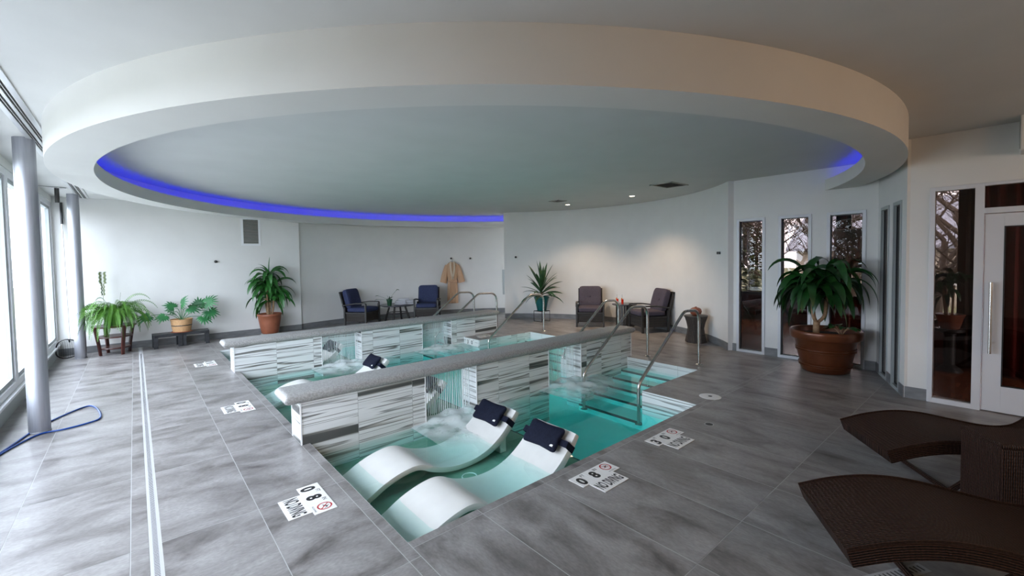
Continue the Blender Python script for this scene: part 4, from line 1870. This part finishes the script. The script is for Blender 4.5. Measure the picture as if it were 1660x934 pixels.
def dracaena(t, heads, nleaf, L, wd, seed, m, droop=1.9, lim=None):
    rnd = random.Random(seed)
    mb = MB()
    for (x, y, z) in heads:
        for k in range(nleaf):
            a = rnd.uniform(0, 2 * PI)
            e = rnd.uniform(-.15, 1.25)
            d = (math.cos(a) * math.cos(e), math.sin(a) * math.cos(e), math.sin(e))
            strap_leaf(mb, (x + .01 * d[0], y + .01 * d[1], z + rnd.uniform(-.10, .06)), d, L * rnd.uniform(.7, 1.1), wd * rnd.uniform(.8, 1.15), droop * rnd.uniform(.75, 1.25), 9, .25)
    if lim:
        clamp(mb, *lim)
    return mb.build('leaves', m, t)


# small terracotta pot plant by the left wall
t = thing('corn_plant', 'bushy broad-leaved plant in a terracotta pot standing before the white wall below the grille', 'plant', (2.40, 11.66, 0))
lt([(.0005, .045), (.165, .045), (.18, .06), (.20, .16), (.235, .36), (.25, .46), (.262, .47), (.262, .51), (.248, .515), (.238, .50), (.22, .47), (.0005, .47)], n=40).build('pot', M_terra, t)
lt([(.0005, .012), (.19, .012), (.20, .02), (.20, .04), (.185, .044), (.0005, .044)], n=32).build('saucer', M_coping, t)
for k in range(4):
    a = PI / 4 + k * PI / 2
    m = MB()
    m.tube([(.15 * math.cos(a), .15 * math.sin(a), 0), (.15 * math.cos(a), .15 * math.sin(a), .014)], .018, 8)
    m.build('foot', M_black, t)
lt([(.0005, .475), (.228, .475)], n=24).build('soil', M_soil, t)
m = MB()
hd = [(-.07, .02, .95), (.09, -.04, .85), (.0, .07, 1.30), (.11, .05, 1.10), (-.05, -.06, 1.10), (.02, -.03, 1.42)]
for x, y, z in hd:
    m.tube(cat([(x * .5, y * .5, .46), (x * .9, y * .9, .46 + (z - .46) * .5), (x, y, z)], 4), [.02] * 8 + [.014], 8)
m.build('canes', M_trunk, t)
dracaena(t, hd, 15, .60, .050, 5, M_leaf, 2.1, (1, .285))
m = MB()
strap_leaf(m, (.02, -.02, 1.45), (.05, 0, 1), .42, .05, .25, 8, .3)
strap_leaf(m, (.02, -.02, 1.45), (-.5, -.3, .9), .40, .04, .8, 8, .3)
m.build('top_shoot', M_leaf, t)

# big planter by the tall windows
t = thing('potted_dracaena', 'large drooping dracaena in a wide bronze brown planter before the tall windows', 'plant', (7.67, 1.87, 0))
lt([(.0005, .0), (.275, .0), (.298, .02), (.310, .08), (.327, .085), (.329, .098), (.314, .104), (.314, .110), (.330, .115), (.333, .128), (.317, .136), (.352, .30), (.370, .305), (.373, .32), (.357, .326), (.357, .332), (.374, .337), (.376, .352),
    (.360, .36), (.388, .475), (.40, .485), (.432, .49), (.442, .51), (.447, .57), (.446, .60), (.435, .612), (.415, .605), (.40, .57), (.39, .52), (.0005, .52)], n=64).build('planter', M_copperpot, t)
lt([(.0005, .53), (.2, .535), (.395, .525)], n=32).build('soil', M_soil, t)
m = MB()
m.tube(cat([(-.05, .10, .50), (-.045, .10, .62), (-.05, .095, .72)], 4), [.045] * 4 + [.045] * 5, 12)
m.tube(cat([(-.05, .095, .70), (-.10, .12, .80), (-.11, .13, .98), (-.10, .12, 1.22)], 4), .026, 10)
m.tube(cat([(-.05, .095, .70), (.02, .02, .80), (.02, .0, .98), (.0, .0, 1.28)], 4), .024, 10)
m.tube(cat([(-.10, .12, .90), (-.06, .16, 1.05), (-.08, .22, 1.18)], 4), .018, 10)
m.build('canes', M_trunk, t)
hd = [(-.10, .12, 1.26), (.0, .0, 1.34), (-.08, .22, 1.20), (-.05, .05, 1.15), (.05, -.14, 1.28), (-.06, .22, 1.36)]
m = MB()
rnd = random.Random(12)
for x, y, z in hd:
    for k in range(17):
        a = rnd.uniform(0, 2 * PI)
        e = rnd.uniform(.0, 1.25)
        d = Vector((math.cos(a) * math.cos(e) * .55, math.sin(a) * math.cos(e) * 1.1, math.sin(e)))
        strap_leaf(m, (x, y, z + rnd.uniform(-.12, .08)), d, rnd.uniform(.50, .80), rnd.uniform(.042, .062), rnd.uniform(2.0, 3.2), 10, .22)
clamp(m, 0, .455)
m.build('leaves', M_leafdark, t)
o = thing('potted_seedling', 'small dark leafy plant growing in the bronze planter beside the big stem', 'plant', (7.58, 1.66, .53))
m = MB()
for k in range(12):
    a = k * 2.4
    m.tube(cat([(0, 0, 0), (.05 * math.cos(a), .05 * math.sin(a), .09), (.10 * math.cos(a), .10 * math.sin(a), .12 + .012 * (k % 5))], 3), .003, 5)
m.build('stems', M_trunk, o)
m = MB()
for k in range(12):
    a = k * 2.4
    strap_leaf(m, (.09 * math.cos(a), .09 * math.sin(a), .12 + .012 * (k % 5)), (math.cos(a), math.sin(a), .25), .15, .038, .9, 7, .15)
m.build('leaves', M_leafdark, o)

# teal pot on a wire stand
t = thing('plant_stand', 'black wire plant stand under the teal pot', 'plant stand', (8.36, 8.50, 0))
m = MB()
for x in (-.15, .15):
    m.tube([(x, -.15, .005), (x, -.15, .285)], .007, 8)
    m.tube([(x, .15, .005), (x, .15, .285)], .007, 8)
    m.tube([(x, -.15, .285), (x, .15, .285)], .007, 8)
    m.tube([(x, -.15, .007), (x, .15, .007)], .007, 8)
for y in (-.15, .15):
    m.tube([(-.15, y, .285), (.15, y, .285)], .007, 8)
m.build('wire_frame', M_black, t)
bx(-.155, .155, -.155, .155, .287, .295).build('shelf', M_black, t)
t = thing('teal_pot_dracaena', 'upright spiky striped plant in a teal pot on the black wire stand', 'plant', (8.36, 8.50, .295))
lt([(.0005, 0), (.115, 0), (.125, .015), (.165, .19), (.19, .30), (.205, .345), (.215, .35), (.215, .375), (.20, .38), (.19, .35), (.0005, .34)], n=36).build('pot', M_tealpot, t)
lt([(.0005, .345), (.19, .345)], n=24).build('soil', M_soil, t)
m = MB()
rnd = random.Random(4)
for k in range(34):
    a = k * 2.4 + rnd.uniform(-.2, .2)
    e = [1.35, 1.15, .95, .75, .55, .35, .15][min(6, k // 5)] + rnd.uniform(-.08, .08)
    d = (math.cos(a) * math.cos(e), math.sin(a) * math.cos(e), math.sin(e))
    strap_leaf(m, (.02 * d[0], .02 * d[1], .36 + .28 * (1 - k / 34)), d, rnd.uniform(.62, .80) * (1 - .004 * k), rnd.uniform(.036, .046), (.12 + .02 * k) * rnd.uniform(.7, 1.3), 8, .35)
m.build('leaves', M_leafstripe, t)
m = MB()
m.tube([(0, 0, .34), (0, 0, .66)], [.03, .02], 10)
m.build('stem', M_trunk, t)

# fern on its round three-tier stand
FS = (-.335, 11.50, 0)
t = thing('fern_stand', 'dark cherry wood three-tier round stand carrying the fern', 'plant stand', FS)
for k in range(4):
    a = R_(28) + k * PI / 2
    m = MB()
    c, s = math.cos(a), math.sin(a)
    rows = []
    for z, r, h in ((0, .235, .018), (.2, .255, .02), (.4, .285, .022), (.545, .31, .024)):
        p = Vector((r * c, r * s, z))
        e1, e2 = Vector((c, s, 0)) * h, Vector((-s, c, 0)) * h * 1.2
        rows.append([p + e1 + e2, p - e1 + e2, p - e1 - e2, p + e1 - e2])
    m.grid(rows, closed_u=True, smooth=False, cap=True)
    m.build('leg', M_redwood, t, bevel=.003)
for z, r in ((.13, .225), (.345, .265)):
    lt([(.0005, z + .012), (r, z + .012), (r + .006, z), (r, z - .012), (.0005, z - .012)], n=40).build('shelf', M_redwood, t)
lt([(.0005, .562), (.33, .562), (.338, .552), (.33, .535), (.0005, .535)], n=40).build('top_shelf', M_redwood, t)
t = thing('potted_fern', 'full bright green fern spilling over the cherry wood stand', 'plant', (FS[0], FS[1], .562))
lt([(.0005, 0), (.12, 0), (.17, .22), (.18, .23), (.17, .24), (.0005, .21)], n=28).build('pot', M_greenpot, t)
m = MB()
rnd = random.Random(3)


def frond(mb, base, d, L, wd, droop, n=22, rnd=rnd, mi=0):
    p = Vector(base)
    d = Vector(d).normalized()
    roll = rnd.uniform(-1.1, 1.1)
    for i in range(n):
        u = i / n
        side = d.cross(Vector((0, 0, 1)))
        if side.length < .05:
            side = Vector((1, 0, 0))
        side.normalize()
        side = Matrix.Rotation(roll, 3, d) @ side
        nr = side.cross(d)
        q = p + d * L / n
        w_ = wd * (min(1, .35 + 3 * u) * (1 - u ** 2.2) + .06)
        step = d * L / n
        for s in (-1, 1):
            tip = p + side * s * w_ + step * .9 - nr * .15 * w_
            mb.poly([p, p + step * .30 + side * s * w_ * .5 + nr * .06 * w_, tip, p + step * .92 + side * s * w_ * .45], mi)
        mb.poly([p + side * .002, p - side * .002, q - side * .0015, q + side * .0015], mi)
        p = q
        d = (d + Vector((0, 0, -droop / n * (.5 + 1.5 * u)))).normalized()


for k in range(190):
    a = rnd.uniform(0, 2 * PI)
    e = rnd.uniform(-.1, 1.25)
    if math.sin(a) > .6:
        e = max(e, .8)
    d = (math.cos(a) * math.cos(e), math.sin(a) * math.cos(e), math.sin(e))
    back = .62 if math.sin(a) > .4 else 1
    frond(m, (.10 * math.cos(a), .10 * math.sin(a), .22), d, rnd.uniform(.46, .74) * back, rnd.uniform(.036, .052), rnd.uniform(2.0, 3.8))
clamp(m, 1, .44)
m.build('fronds', M_fern, t)
m = MB()
for x, y, z, L in ((-.30, .18, .42, .34),):
    pass
P = cat([(-.08, .05, .2), (-.14, .1, .5), (-.13, .12, .62), (-.15, .12, .80), (-.15, .12, 1.02)], 6)
m.tube(P, .0035, 5)
m.tube([(.05, .05, .2), (.10, .06, .48), (.115, .06, .62)], .002, 5)
for i in range(40):
    z = .58 + .445 * i / 39
    big = .03 if z < .80 else .06
    for s in (-1, 1):
        x0 = -.14 + .006 * math.sin(i)
        m.poly([(x0, .12, z), (x0 + s * big * .6, .115, z + .012), (x0 + s * big, .11, z + .006), (x0 + s * big * .6, .118, z - .004)])
m.build('tall_dry_frond', M_ferndry, t)

# two low black stools, basket plant across them
def stool(loc, rz, label, L):
    t = thing('black_stool', label, 'stool', loc, rz, 'low black stools under the basket plant')
    bx(-L, L, -.17, .17, .262, .285).build('seat', M_blackwood, t, bevel=.004)
    m = MB()
    m.box(-L + .02, L - .02, -.165, -.145, .225, .262)
    m.box(-L + .02, L - .02, .145, .165, .225, .262)
    m.build('apron', M_blackwood, t)
    for sx in (-1, 1):
        m = MB()
        m.box(sx * (L - .035) - .035, sx * (L - .035) + .035, -.165, -.12, 0, .262)
        m.build('leg', M_blackwood, t, bevel=.003)
        m = MB()
        m.box(sx * (L - .035) - .035, sx * (L - .035) + .035, .12, .165, 0, .262)
        m.build('leg', M_blackwood, t, bevel=.003)


stool((.47, 11.62, 0), R_(4), 'low black stool nearer the fern, under the left half of the basket', .235)
stool((.955, 11.645, 0), R_(-2), 'low black stool nearer the terracotta pot, under the right half of the basket', .235)
t = thing('basket_plant', 'split-leaf philodendron in a straw basket standing across the black stools', 'plant', (.72, 11.62, .285))
m = MB()
lt([(.0005, .0), (.175, .0), (.19, .008), (.18, .018), (.0005, .018)], n=36).build('saucer', M_terra, t)
lt([(.0005, .018), (.155, .018), (.175, .12), (.19, .26), (.198, .265), (.195, .275), (.18, .27), (.165, .24), (.0005, .235)], n=40).build('basket', M_basket, t)
lt([(.176, .135), (.182, .14), (.182, .15), (.178, .155)], n=40).build('dark_band', M_black, t)


def lobed_leaf(mb, base, d, nrm, L, wd, lobes=7):
    d = Vector(d).normalized()
    nrm = Vector(nrm)
    side = d.cross(nrm).normalized()
    nrm = side.cross(d).normalized()
    b = Vector(base)
    n = 13
    c = b + d * L * .22
    for i in range(n):
        a = -2.3 + 4.6 * i / (n - 1)
        ll = (L * .80 if abs(a) < .5 else wd * (1.15 - .10 * abs(a))) * (1 + .08 * ((i * 7) % 3 - 1))
        dr = d * math.cos(a) + side * math.sin(a)
        pp = dr.cross(nrm).normalized()
        w0 = .020
        q = [c, c + dr * ll * .35 + nrm * .012, c + dr * ll * .72, c + dr * ll - nrm * ll * .16]
        ws = [w0 * .7, w0 * 1.1, w0 * .8, .002]
        mb.grid([[q[k] - pp * ws[k], q[k] + nrm * .003, q[k] + pp * ws[k]] for k in range(4)])


st = MB()
lv = MB()
for tip, d, L, wd in (((-.50, -.05, .40), (-.8, -.2, -.35), .27, .13), ((-.26, -.08, .38), (-.7, -.4, -.45), .22, .12), ((.0, -.05, .58), (.3, -.5, .45), .24, .15), ((.10, -.06, .50), (.75, -.3, -.15), .27, .14),
                      ((.36, -.06, .30), (.3, -.5, -.5), .24, .15), ((.42, -.02, .56), (.65, -.3, .35), .28, .20), ((.46, -.06, .42), (.6, -.4, -.55), .25, .18), ((-.10, .05, .50), (-.5, .1, .4), .22, .13), ((.30, .05, .50), (.2, .1, .6), .22, .15),
                      ((-.15, -.1, .44), (-.3, -.6, .1), .2, .12)):
    st.tube(cat([(0, 0, .23), (tip[0] * .4, tip[1] * .5, .23 + (tip[2] - .20) * .8), tip], 5), .006, 6)
    lobed_leaf(lv, tip, d, (.0, -.75, .65), L, wd)
st.build('stems', M_philo, t)
clamp(lv, 1, .32)
lv.build('leaves', M_philo, t)

# plant on a dark pedestal by the entrance room's window, poster stand in the treatment room
t = thing('plant_pedestal', 'dark pedestal under the plant seen through the narrow door sidelight', 'plant stand', (8.85, .66, 0))
lt([(.0005, .62), (.16, .62), (.16, .58), (.07, .55), (.06, .10), (.14, .03), (.15, 0)], n=24).build('body', M_dark, t)
t = thing('window_plant', 'potted plant dark against the window seen through the door sidelight', 'plant', (8.85, .66, .62))
lt([(.0005, 0), (.10, 0), (.15, .18), (.16, .20), (.15, .21), (.0005, .19)], n=28).build('pot', M_terra, t)
m = MB()
for x, y in ((-.03, .03), (.03, -.02), (.0, .05)):
    m.tube([(x, y, .19), (x * 1.5, y * 1.5, .62)], .014, 8)
m.build('canes', M_trunk, t)
dracaena(t, [(-.04, .04, .66), (.04, -.03, .74), (.0, .06, .56)], 14, .34, .034, 31, M_leafdark, 2.2)
t = thing('poster_stand', 'white framed poster on a floor stand behind the right tall window', 'poster', (11.0, 2.27, 0), R_(-78))
m = MB()
for a, b, c, d in ((-.27, -.24, 1.33, 2.22), (.24, .27, 1.33, 2.22), (-.24, .24, 1.33, 1.36), (-.24, .24, 2.19, 2.22)):
    m.box(a, b, -.015, .015, c, d)
m.build('frame', M_white, t)
bx(-.24, .24, -.005, .005, 1.36, 2.19).build('print', M_poster, t)
tb([(0, .02, .02), (0, .02, 1.34)], .02, 10).build('pole', M_steel, t)
lt([(.0005, .02), (.16, .02), (.17, .008), (.17, .006)], n=28).build('base', M_dark, t)

# ================================================================== NET AND HOSE
t = thing('skimmer_net', 'black pool skimmer net on a long pole leaning in the corner by the column', 'pool net', (-.98, 11.62, 0))
m = MB()
m.tube([(.02, -.10, .30), (-.03, .30, 2.55)], .010, 8)
m.build('pole', M_slot, t)
m = MB()
m.tube([(-.03, .295, 2.52), (-.034, .325, 2.93)], .020, 8)
m.build('grip', M_black, t)
m = MB()
ring_ = []
for k in range(29):
    a = 2 * PI * k / 28
    rr = 1 + .10 * math.cos(3 * a + .4)
    ring_.append((.02 + .20 * math.cos(a) * rr, -.12 - .05 * math.sin(a), .185 + .175 * math.sin(a) * rr))
m.tube(ring_, .011, 8)
m.tube([(.02, -.10, .31), (.02, -.16, .36)], .013, 8)
m.build('hoop', M_black, t)
m = MB()
for f in range(-6, 7):
    u = f / 6.5
    hw = math.sqrt(max(0, 1 - u * u))
    P1, P2 = [], []
    for k in range(9):
        v = (-1 + 2 * k / 8) * hw
        bag = .05 * (1 - u * u - v * v)
        P1.append((.02 + .19 * u, -.12 - .045 * v + bag, .185 + .165 * v))
        P2.append((.02 + .19 * v, -.12 - .045 * u + bag, .185 + .165 * u))
    m.tube(P1, .0016, 4, cap=False)
    m.tube(P2, .0016, 4, cap=False)
m.build('netting', M_net, t)

hp = cat([(-1.13, 5.72, .012), (-1.05, 5.95, .012), (-.96, 6.30, .010), (-.83, 6.83, .010), (-.66, 7.20, .010), (-.50, 7.42, .010), (-.42, 7.30, .010), (-.36, 6.95, .010), (-.36, 6.72, .010), (-.45, 6.62, .010),
          (-.62, 6.55, .010), (-.80, 6.53, .010), (-.95, 6.22, .010), (-1.06, 5.86, .010), (-1.12, 5.62, .011)], 6)
t = thing('garden_hose', 'thin blue hose looping on the pale floor around the nearer column', 'hose')
tb(hp, .009, 8).build('hose_line', M_blue, t)
m = MB()
m.tube([(-1.12, 5.62, .016), (-1.13, 5.50, .016)], .015, 10)
m.build('connector', M_blue, t)


# ================================================================== WICKER LOUNGERS AND CUBE
def make_wicker_lounger(label):
    """local x runs from the foot end to the head, y across"""
    t = thing('wicker_lounger', label, 'sun lounger', (0, 0, 0), 0, 'dark brown wicker loungers')
    Wd = .32
    prof = cat([(0, .300), (.18, .362), (.38, .398), (.58, .392), (.80, .350), (1.0, .315), (1.15, .315), (1.26, .36), (1.42, .52), (1.60, .72), (1.78, .90)], 7)
    m = MB()
    th = .085
    rows = []
    for i, (x, z) in enumerate(prof):
        a, b = prof[max(i - 1, 0)], prof[min(i + 1, len(prof) - 1)]
        l = math.hypot(b[0] - a[0], b[1] - a[1])
        nx, nz = -(b[1] - a[1]) / l, (b[0] - a[0]) / l
        row = []
        K = 8
        for k in range(K + 1):
            u = -1 + 2 * k / K
            row.append((x, u * (Wd - .012), z))
        row.append((x - nx * .012, Wd, z - nz * .012))
        row.append((x - nx * th, Wd, z - nz * th))
        for k in range(K + 1):
            u = 1 - 2 * k / K
            row.append((x - nx * th, u * (Wd - .012), z - nz * th))
        row.append((x - nx * th, -Wd, z - nz * th))
        row.append((x - nx * .012, -Wd, z - nz * .012))
        rows.append(row)
    m.grid(rows, closed_u=True, cap=True, smooth=True)
    m.build('woven_bed', M_wicker, t)
    # rolled edge bead
    for s in (-1, 1):
        e = MB()
        e.tube([(x, s * (Wd - .004), z + .002) for x, z in prof], .009, 8)
        e.build('rolled_edge', M_wicker, t)
    for x0, x1 in ((.42, .72), (1.28, 1.02)):
        for s in (-1, 1):
            g = MB()
            g.tube([(x0, s * (Wd - .07), .015), (x1, s * (Wd - .07), .27)], .02, 10)
            g.build('leg', M_wicker, t)
    for x0 in (.42, 1.28):
        g = MB()
        g.tube([(x0, -Wd + .07, .018), (x0, Wd - .07, .018)], .018, 10)
        g.build('stretcher', M_wicker, t)
    return t


wl = make_wicker_lounger('dark brown wicker lounger filling the bottom corner, nearest of the two')
UA = math.atan2(-.80, .60)
un = Vector((.60, -.80))


def place_wl(o, far, near):
    """centre the foot edge between two floor-plan points"""
    c = (Vector(far) + Vector(near)) / 2
    d = Vector(far) - Vector(near)
    o.location = (c.x, c.y, 0)
    o.rotation_euler = (0, 0, math.atan2(-d.x, d.y) )


place_wl(wl, (3.08, .885), (2.545, .525))
w2_ = dup(wl, (0, 0, 0), 0, 'dark brown wicker lounger behind the wicker cube table, farther from the camera')
place_wl(w2_, (4.55, 1.00), (4.03, .60))

t = thing('wicker_side_table', 'square dark wicker side table between the two wicker loungers', 'table', (0, 0, 0))
c0 = Vector((4.03, .06))
d1 = Vector((.60, -.80))
d2 = Vector((.80, .60))
cc = c0 + d1 * .23 + d2 * .165
t.location = (cc.x, cc.y, 0)
t.rotation_euler = (0, 0, math.atan2(d1.y, d1.x))
bx(-.23, .23, -.165, .165, .03, .50).build('woven_body', M_wicker, t, bevel=.012)
bx(-.235, .235, -.17, .17, .50, .53).build('woven_top', M_wicker, t, bevel=.012)
for sx in (-1, 1):
    for sy in (-1, 1):
        m = MB()
        m.box(sx * .20 - .015, sx * .20 + .015, sy * .135 - .015, sy * .135 + .015, 0, .035)
        m.build('foot', M_black, t)

# ================================================================== OUTDOORS
struct('ground', bx(-60, 90, -60, 80, -.95, -.90), M_grass)
ap = MB()
ap.box(-9, WX - .2, -12, 24, -.12, -.04)
struct('path_terrace', ap, M_concrete)
struct('road', bx(22, 27, -40, 60, -.9, -.88), M_road)
struct('lawn', bx(12.9, 22, -40, 60, -.9, -.30), M_grass)


def tree(name, label, loc, h, seed, cat_='tree', group='bare trees outside'):
    rnd = random.Random(seed)
    t = thing(name, label, cat_, loc, 0, group)
    tr = MB()
    br = MB()

    def grow(p, d, L, r, lvl):
        n = 4
        P = [p]
        dd = d.copy()
        for _ in range(n):
            dd = (dd + Vector((rnd.uniform(-.18, .18), rnd.uniform(-.18, .18), rnd.uniform(-.05, .12)))).normalized()
            P.append(P[-1] + dd * L / n)
        (tr if lvl == 0 else br).tube(P, [r * (1 - .12 * i) for i in range(n + 1)], 6 if lvl < 2 else 4, cap=False)
        if lvl < 4:
            for k in range(4 if lvl else 6):
                q = P[rnd.randint(1 if lvl else 2, n)]
                a = rnd.uniform(0, 2 * PI)
                e = (dd * rnd.uniform(.4, .9) + Vector((math.cos(a), math.sin(a), rnd.uniform(-.1, .6))) * .8).normalized()
                grow(q, e, L * rnd.uniform(.55, .75), r * .5, lvl + 1)
    grow(Vector((0, 0, 0)), Vector((0, 0, 1)), h * .40, h * .02, 0)
    tr.build('trunk', M_bark, t, weld=False)
    br.build('branches', M_bark, t, weld=False)
    return t


tree('bare_tree', 'bare brown tree seen through the middle tall window', (16.5, 5.6, -.3), 6, 2)
tree('bare_tree', 'bare tree whose branches cross the door sidelight', (21, .9, -.5), 9, 5)
tree('bare_tree', 'bare tree seen through the right tall window behind the planter', (16.5, 3.4, -.3), 6, 9)
tree('bare_tree', 'bare tree farther back, between the two nearer trees outside', (21.5, 5.6, -.6), 8, 33)
tree('bare_tree', 'slim bare tree close to the door sidelight view', (15.5, 1.45, -.4), 6, 41)
tree('bare_tree', 'bare tree standing beside the evergreen, seen through the left tall window', (18.5, 6.9, -.3), 6.5, 21)


def conifer(loc, h, seed, label):
    rnd = random.Random(seed)
    t = thing('conifer', label, 'tree', loc, 0, 'evergreens outside')
    tb([(0, 0, 0), (0, 0, h * .9)], [.12, .03], 8).build('trunk', M_bark, t)
    m = MB()
    for k in range(1500):
        u = rnd.random()
        z = h * (.12 + .85 * u)
        a = rnd.uniform(0, 2 * PI)
        r = (1 - u) * h * .27 * rnd.uniform(.35, 1) + .08
        c = Vector((r * math.cos(a), r * math.sin(a), z - r * .25))
        d = Vector((math.cos(a), math.sin(a), -.35)) * .28
        s = Vector((-math.sin(a), math.cos(a), rnd.uniform(-.3, .3))) * .10
        m.poly([c - s, c + d * .3 - s, c + d, c + d * .3 + s, c + s])
    m.build('needles', M_everg, t)


conifer((17.5, 7.15, -.3), 6.5, 1, 'yellowish evergreen seen through the left tall window')
conifer((21.0, 8.9, -.6), 7.5, 3, 'evergreen farther off behind the left tall window')
# beyond the terrace on the window side; the hall's panes mirror these
tree('bare_tree', 'bare tree beyond the terrace, mirrored in the right tall window', (-11.0, 5.5, -.9), 7.5, 52)
tree('bare_tree', 'bare tree beyond the terrace, mirrored in the middle tall window', (-12.0, 8.2, -.9), 8, 57)
tree('bare_tree', 'bare tree farthest from the terrace on the window side', (-17.0, 9.4, -.9), 9, 61)
conifer((-12.5, 10.6, -.9), 7.0, 7, 'evergreen beyond the terrace, mirrored in the left tall window')
conifer((-20.0, 7.4, -.9), 6.5, 8, 'evergreen across the lawn on the window side')
tag(bx(-32, -24, -40, 60, -.9, -.87).build('street', M_road), 'grey street beyond the lawn on the window side', 'road', None, 'structure')

t = thing('house', 'cream sided house with a grey roof across the road, seen through the door sidelight', 'house', (33, 2.5, -.9))
bx(-4, 4, -6, 6, 0, 3.0).build('walls', M_siding, t)
m = MB()
for s in (-1, 1):
    m.poly([(s * 4.5, -6.4, 2.9), (s * 4.5, 6.4, 2.9), (0, 6.4, 5.6), (0, -6.4, 5.6)])
    m.poly([(s * 4.5, -6.4, 2.75), (s * 4.5, 6.4, 2.75), (s * 4.5, 6.4, 2.9), (s * 4.5, -6.4, 2.9)])
m.poly([(-4.5, -6.4, 2.75), (4.5, -6.4, 2.75), (4.5, 6.4, 2.75), (-4.5, 6.4, 2.75)])
m.build('roof', M_roof, t)
m = MB()
for s in (-6.02, 6.02):
    m.poly([(-4, s, 2.9), (4, s, 2.9), (0, s, 5.5)])
m.build('gable', M_siding, t)
for y in (-4, -1, 2, 5):
    w_ = bx(-4.06, -3.98, y - .6, y + .6, 1.0, 2.2).build('window', M_white, t)
    bx(-4.08, -4.05, y - .5, y + .5, 1.1, 2.1).build('pane', M_ventdark, w_)
